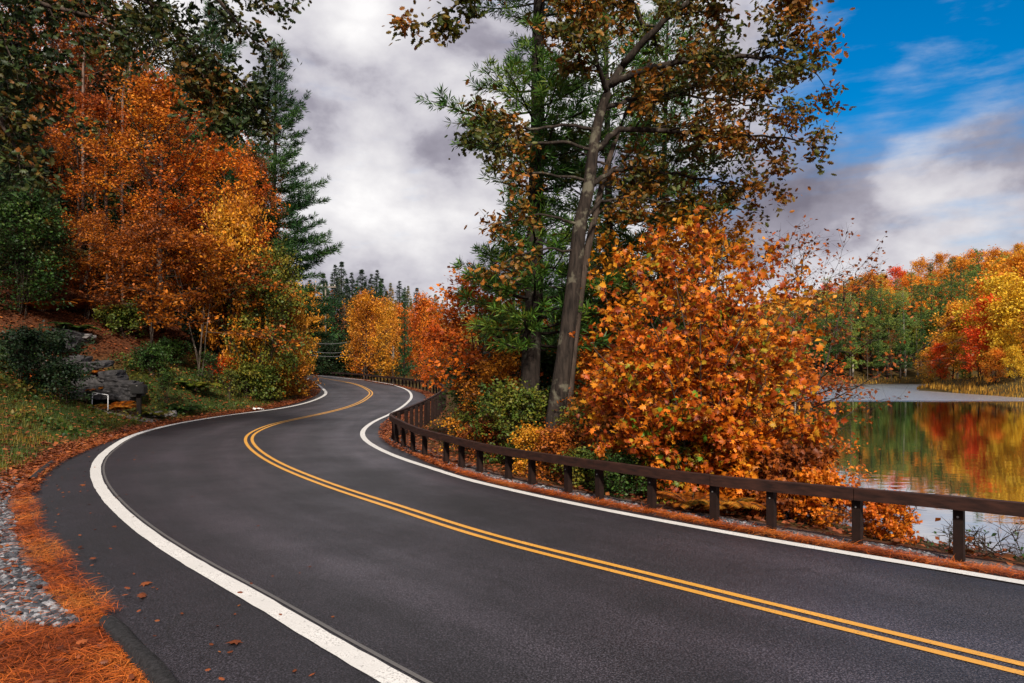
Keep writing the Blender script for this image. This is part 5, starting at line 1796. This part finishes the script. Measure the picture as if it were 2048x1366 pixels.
mid = [(575, 545, 86, 'conA', 'needle_black'), (600, 600, 84, 'conA', 'needle_black'), (622, 560, 90, 'conC', 'needle_black'), (645, 545, 92, 'conA', 'needle_grey'), (668, 530, 95, 'conC', 'needle_grey'),
       (685, 522, 98, 'conA', 'needle_grey'), (705, 545, 94, 'conC', 'needle_grey'), (722, 538, 102, 'conA', 'needle_grey'), (742, 548, 98, 'conC', 'needle_grey'), (752, 540, 106, 'conC', 'needle_grey'),
       (765, 556, 104, 'conA', 'needle_grey'), (783, 566, 108, 'conC', 'needle_gold'), (800, 562, 112, 'conC', 'needle_grey'), (815, 572, 108, 'conC', 'needle_gold'), (835, 575, 112, 'conA', 'needle_grey'),
       (850, 590, 110, 'conC', 'needle_gold'), (870, 588, 120, 'conA', 'needle_gold'), (885, 600, 124, 'conC', 'needle_gold'), (905, 604, 128, 'conC', 'needle_hill'), (922, 596, 130, 'conA', 'needle_hill'),
       (940, 590, 128, 'conC', 'needle_hill'), (958, 588, 132, 'conA', 'needle_gold'), (976, 592, 128, 'conC', 'needle_hill'), (995, 588, 134, 'conA', 'needle_hill'), (1015, 585, 130, 'conC', 'needle_gold'),
       (630, 620, 86, 'conA', 'needle_black'), (655, 615, 88, 'conC', 'needle_black'), (680, 610, 90, 'conA', 'needle_black'), (705, 630, 88, 'conC', 'needle_black'), (760, 640, 90, 'conA', 'needle_black'),
       (790, 650, 88, 'conC', 'needle_black'), (830, 640, 92, 'conA', 'needle_dark'), (880, 640, 100, 'conA', 'needle_hill'), (900, 650, 96, 'conC', 'needle_hill'), (925, 645, 104, 'conA', 'needle_gold'),
       (950, 650, 98, 'conC', 'needle_hill'), (915, 690, 76, 'conA', 'needle_dark'), (945, 690, 70, 'conA', 'needle_hill'), (890, 700, 66, 'conC', 'needle_dark'), (965, 700, 60, 'conC', 'needle_dark')]
LBL = dict(needle_black='black-green conifer in the wood at the end of the road', needle_grey='grey-green conifer on the skyline above the far road',
           needle_gold='bronze-tinged conifer on the skyline above the far road', needle_hill='yellow-green conifer far behind the guardrail bend', needle_dark='deep green conifer low behind the guardrail bend')
for i, (px, yt, Z, k, m) in enumerate(mid):
    F_tree(k, 'conifer_tree', LBL[m], px, yt, Z, ('bark_pine', m), i * 1.37, 1.5 + .4 * ((i * 7) % 5) / 5, LBL[m].replace('conifer', 'conifers'))
for i, (px, yt, Z, k, m) in enumerate(mid):
    if Z > 90:
        m2 = m if i % 3 else 'needle_dark'
        lab = LBL[m] if m2 == m else 'dark conifer filling the wood above the far road'
        F_tree(k, 'conifer_tree', lab, px + 8, yt + 16 + 9 * (i % 3), Z - 5, ('bark_pine', m2), i * 2.2, 1.3, lab.replace('conifer', 'conifers'))
for i, (px, yt, Z, m) in enumerate([(760, 600, 92, 'leaf_orange'), (858, 600, 100, 'leaf_gold'), (800, 610, 96, 'leaf_orange'), (905, 640, 92, 'leaf_orange'), (935, 630, 110, 'leaf_gold'), (620, 575, 84, 'leaf_gold')]):
    F_tree('medA', 'maple_tree', ['orange crown among the conifers left of the flame tree', 'gold crown far above the guardrail bend', 'orange crown right of the dark roadside pine', 'orange crown low right of the flame tree',
           'gold crown in the far valley beside the dark pine', 'yellowish crown above the end of the road'][i], px, yt, Z, ('bark_dark', m), i * 1.1, .7)
# wood on the neck of land behind the foreground oaks
r = np.random.default_rng(131)
for i in range(34):
    px = 1010 + 560 * (i + r.uniform(0, .8)) / 34
    Z = r.uniform(34, 62) if i % 2 else r.uniform(75, 125)
    x, y = xz(px, Z)
    h_, dl_, dr_, s_, on_ = terrain(np.array([(x, y)]))
    if s_[0] < 1.0 or on_[0] or dr_[0] < 2.5:
        continue
    if i % 3 == 0:
        F_tree('decB' if i % 2 else 'medA', 'broadleaf_tree', 'orange tree glimpsed behind the foreground oak and maple', px, 0, Z, ('bark_dark', ['leaf_orange', 'leaf_gold', 'leaf_hillgreen'][i % 3]), i, 1, 'orange trees behind the oak and maple', H=r.uniform(6, 9))
    else:
        F_tree('conA' if i % 2 else 'whiteA', 'conifer_tree', 'green conifer glimpsed behind the foreground oak and maple', px, 0, Z, ('bark_pine', 'needle_hill' if Z > 70 else 'needle_dark'), i, 1, 'conifers behind the oak and maple', H=r.uniform(9, 13))

# pines along the far shore
shoreP = [(1590, 600, 157), (1612, 570, 160), (1632, 590, 157), (1652, 555, 163), (1672, 580, 158), (1690, 560, 164), (1705, 585, 158), (1722, 555, 162), (1742, 570, 158), (1760, 548, 166), (1775, 585, 158),
          (1792, 560, 163), (1810, 575, 158), (1826, 545, 166), (1842, 560, 160), (1862, 545, 165), (1880, 560, 160), (1900, 520, 168), (1570, 600, 160), (1550, 590, 164), (1640, 630, 155.5), (1700, 640, 155.5),
          (1755, 650, 155.5), (1800, 640, 155.5), (1835, 630, 156.5), (1925, 540, 160), (1945, 520, 166), (1530, 600, 160)]
for i, (px, yt, Z) in enumerate(shoreP):
    F_tree('whiteA' if i % 2 else 'whiteB', 'pine_tree', 'deep green pine in the row along the far shore' if i % 3 else 'yellow-green pine in the row along the far shore', px, yt, Z, ('bark_pale' if i % 6 == 0 else 'bark_dark', ['needle_hill', 'needle_shore', 'needle_shore'][i % 3]), i * 2.1, 1.15, 'deep green pines along the far shore' if i % 3 else 'yellow-green pines along the far shore')
for i, px in enumerate([1700, 1735, 1783]):
    F_tree('bare', 'dead_tree', 'thin bare trunk at the dark foot of the far pines', px, 650 + 9 * (i % 3), 155, ('bark_grey', 'leaf_rust'), i, .55, 'bare trunks at the foot of the far pines')
# hill woods
r = np.random.default_rng(141)
pts_ = []
for row, Z in enumerate(np.arange(168, 252, 7.0)):
    step = 6.2
    Xs = np.arange(.34 * Z, .83 * Z, step) + (row % 2) * step / 2
    for X in Xs:
        pts_.append((X + r.normal() * .9, Z + r.normal() * 1.2))
kinds = ['decA', 'decB', 'decC']
HILL = {'leaf_hillgold': ('golden autumn tree on the wooded hill across the lake', 'golden trees on the far hill'), 'leaf_hillorange': ('orange autumn tree on the wooded hill across the lake', 'orange trees on the far hill'),
        'leaf_hillgreen': ('olive green tree on the wooded hill across the lake', 'olive trees on the far hill'), 'leaf_red': ('red tree on the wooded hill across the lake', 'red trees on the far hill')}
for i, (X, Z) in enumerate(pts_):
    u = r.uniform()
    m = 'leaf_hillgold' if u < .42 else 'leaf_hillorange' if u < .76 else 'leaf_hillgreen' if u < .95 else 'leaf_red'
    px = 1024 + F * X / Z
    if u > .88 and u < .95:
        F_tree('whiteB' if i % 2 else 'conB', 'pine_tree', 'dark pine rising among the coloured trees of the far hill', px, 0, Z, ('bark_dark', 'needle_dark' if i % 2 else 'needle_hill'), i, 1.0, 'pines among the far hill trees', H=r.uniform(12, 16))
        continue
    lab, grp = HILL[m]
    F_tree(kinds[i % 3], 'hill_tree', lab, px, 0, Z, ('bark_pale' if i % 2 else 'bark_dark', m), i * 1.3, r.uniform(.85, 1.15), grp, H=r.uniform(9, 13.5))
# the bright point of land on the right
prom = [(1865, 700, 113, 'decC', 'leaf_hillgold', 'low gold tree at the tip of the point across the water'), (1885, 665, 115, 'conB', 'needle_hill', 'green pine at the tip of the point across the water'),
        (1905, 640, 113, 'decA', 'leaf_hillgold', 'gold tree behind the tip of the point'), (1880, 690, 111, 'decA', 'leaf_red', 'small red tree at the tip of the point'),
        (1930, 690, 106, 'conA', 'needle_hill', 'short green fir on the point below the gold trees'), (1940, 610, 110, 'decB', 'leaf_yellow', 'yellow tree left of the scarlet one on the point'),
        (1972, 590, 104, 'decB', 'leaf_red', 'tall scarlet tree on the point across the water'), (1958, 660, 101, 'decA', 'leaf_red', 'lower scarlet tree in front of the tall one'),
        (2000, 560, 106, 'decA', 'leaf_yellow', 'tall yellow tree right of the scarlet one'), (2020, 600, 98, 'decC', 'leaf_yellow', 'broad yellow tree near the right frame edge'),
        (2050, 570, 97, 'decA', 'leaf_yellow', 'yellow tree cut by the right frame edge'), (1990, 700, 95, 'decC', 'leaf_hillorange', 'low orange tree at the water right of the scarlet tree'),
        (2030, 690, 92, 'decB', 'leaf_yellow', 'low yellow tree at the water by the right frame edge'), (2075, 600, 92, 'decB', 'leaf_hillgold', 'golden tree just past the right frame edge'),
        (1960, 500, 140, 'whiteA', 'needle_hill', 'tall pine standing behind the point'), (2000, 500, 134, 'whiteB', 'needle_hill', 'broad pine behind the yellow trees of the point'), (1925, 560, 132, 'whiteA', 'needle_hill', 'slender pine left behind the point'),
        (2035, 520, 126, 'decA', 'leaf_hillgold', 'gold crown high behind the yellow trees of the point'), (1985, 560, 122, 'decA', 'leaf_hillorange', 'orange crown behind the scarlet tree'), (1915, 600, 122, 'decB', 'leaf_hillgold', 'gold crown behind the tip of the point'),
        (2070, 520, 118, 'decB', 'leaf_hillorange', 'orange crown beyond the right frame edge'), (2110, 560, 100, 'decA', 'leaf_yellow', 'yellow tree outside the right frame edge')]
for i, (px, yt, Z, k, m, lab) in enumerate(prom):
    F_tree(k, 'shore_tree', lab, px, yt, Z, ('bark_dark', m), i * 1.9, .95)
# reeds at the far water's edge
Pr = resample(shore, .05)
nr = normals2(Pr)
sel = np.where((Pr[:, 1] > 70) & (Pr[:, 0] > 45))[0]
i_ = r.choice(sel, 9000)
tp = Pr[500] + nr[500] * .5
sgn = -1.0 if inside((Pr[sel[:1]] + nr[sel[:1]] * .5), lake_poly)[0] else 1.0
RP = Pr[i_] + nr[i_] * sgn * (np.abs(r.normal(size=(9000, 1))) * 2.2 - .6)
keep = np.where((RP[:, 1] > 120), r.uniform(size=9000) < .35, True)
RP = RP[keep]
n = len(RP)
a = r.uniform(0, 6.283, n)
X = np.column_stack([np.cos(a) * .4, np.sin(a) * .4, np.full(n, 1.0)])
U = np.column_stack([-np.cos(a), -np.sin(a), np.full(n, .3)])
TPL['reed'] = (TPL['blade'][0] * np.array([1, 2.2, 1]), TPL['blade'][1])
me = place_tpl('reeds', 'reed', np.column_stack([RP, np.maximum(ground(RP[:, 0], RP[:, 1]), WATER)]), X, U, r.uniform(.2, .6, n) * (.7 + .6 * (wob(RP, .35, 41) > -.05)))
tag(link('reeds', me, M['reed']), 'tawny reeds and sedge fringing the far shore', 'reeds', kind='stuff')


# ------------------------------------------------------------------ utility poles and wires
def utility_pole(px, ytop, Z, rad, label, arm=True):
    x, y = xz(px, Z)
    g = gz(x, y)
    h = CAMH + (HOR - ytop) / F * Z - g
    root = thing('utility_pole', label, 'utility pole', (x, y, g))
    link('pole', tubes('pole', [(np.array([(0, 0, -.5), (0, 0, h * .5), (0, 0, h)]), [rad, rad * .9, rad * .75], 10)]), M['pole_wood'], root)
    tops = []
    if arm:
        V, Fs = [], []
        box(V, Fs, (0, -rad, h - .5), (2.6, .14, .16))
        am = link('crossarm', mesh_py('crossarm', V, Fs), M['pole_wood'], root)
        for dx in (-1.15, -.5, .5, 1.15):
            link('insulator', tubes('insulator', [(np.array([(dx, -rad, h - .42), (dx, -rad, h - .30), (dx, -rad, h - .22)]), [.05, .08, .04], 8)]), M['insulator'], am)
            tops.append(np.array([x + dx, y - rad, g + h - .22]))
    return tops


utility_pole(651, 566, 84, .10, 'weathered utility pole in the gap before the grey conifers')
utility_pole(786, 690, 72, .15, 'pale pole standing behind the far guardrail', False)
for i, (p0, p1, lab) in enumerate([((560, 668, 62), (700, 683, 84), 'top overhead wire crossing the dark wood'), ((560, 684, 62), (700, 702, 84), 'middle overhead wire crossing the dark wood'),
                                   ((560, 692, 62), (700, 709, 84), 'lowest overhead wire crossing the dark wood')]):
    a, b = at(*p0), at(*p1)
    t = np.linspace(0, 1, 16)[:, None]
    P = a * (1 - t) + b * t - np.array([0, 0, 1.0]) * (4 * t * (1 - t)) * .55
    o = link('overhead_wire', tubes('overhead_wire', [(P - a, np.full(16, .022), 5)]), M['cable'])
    o.location = tuple(a)
    tag(o, lab, 'wire')
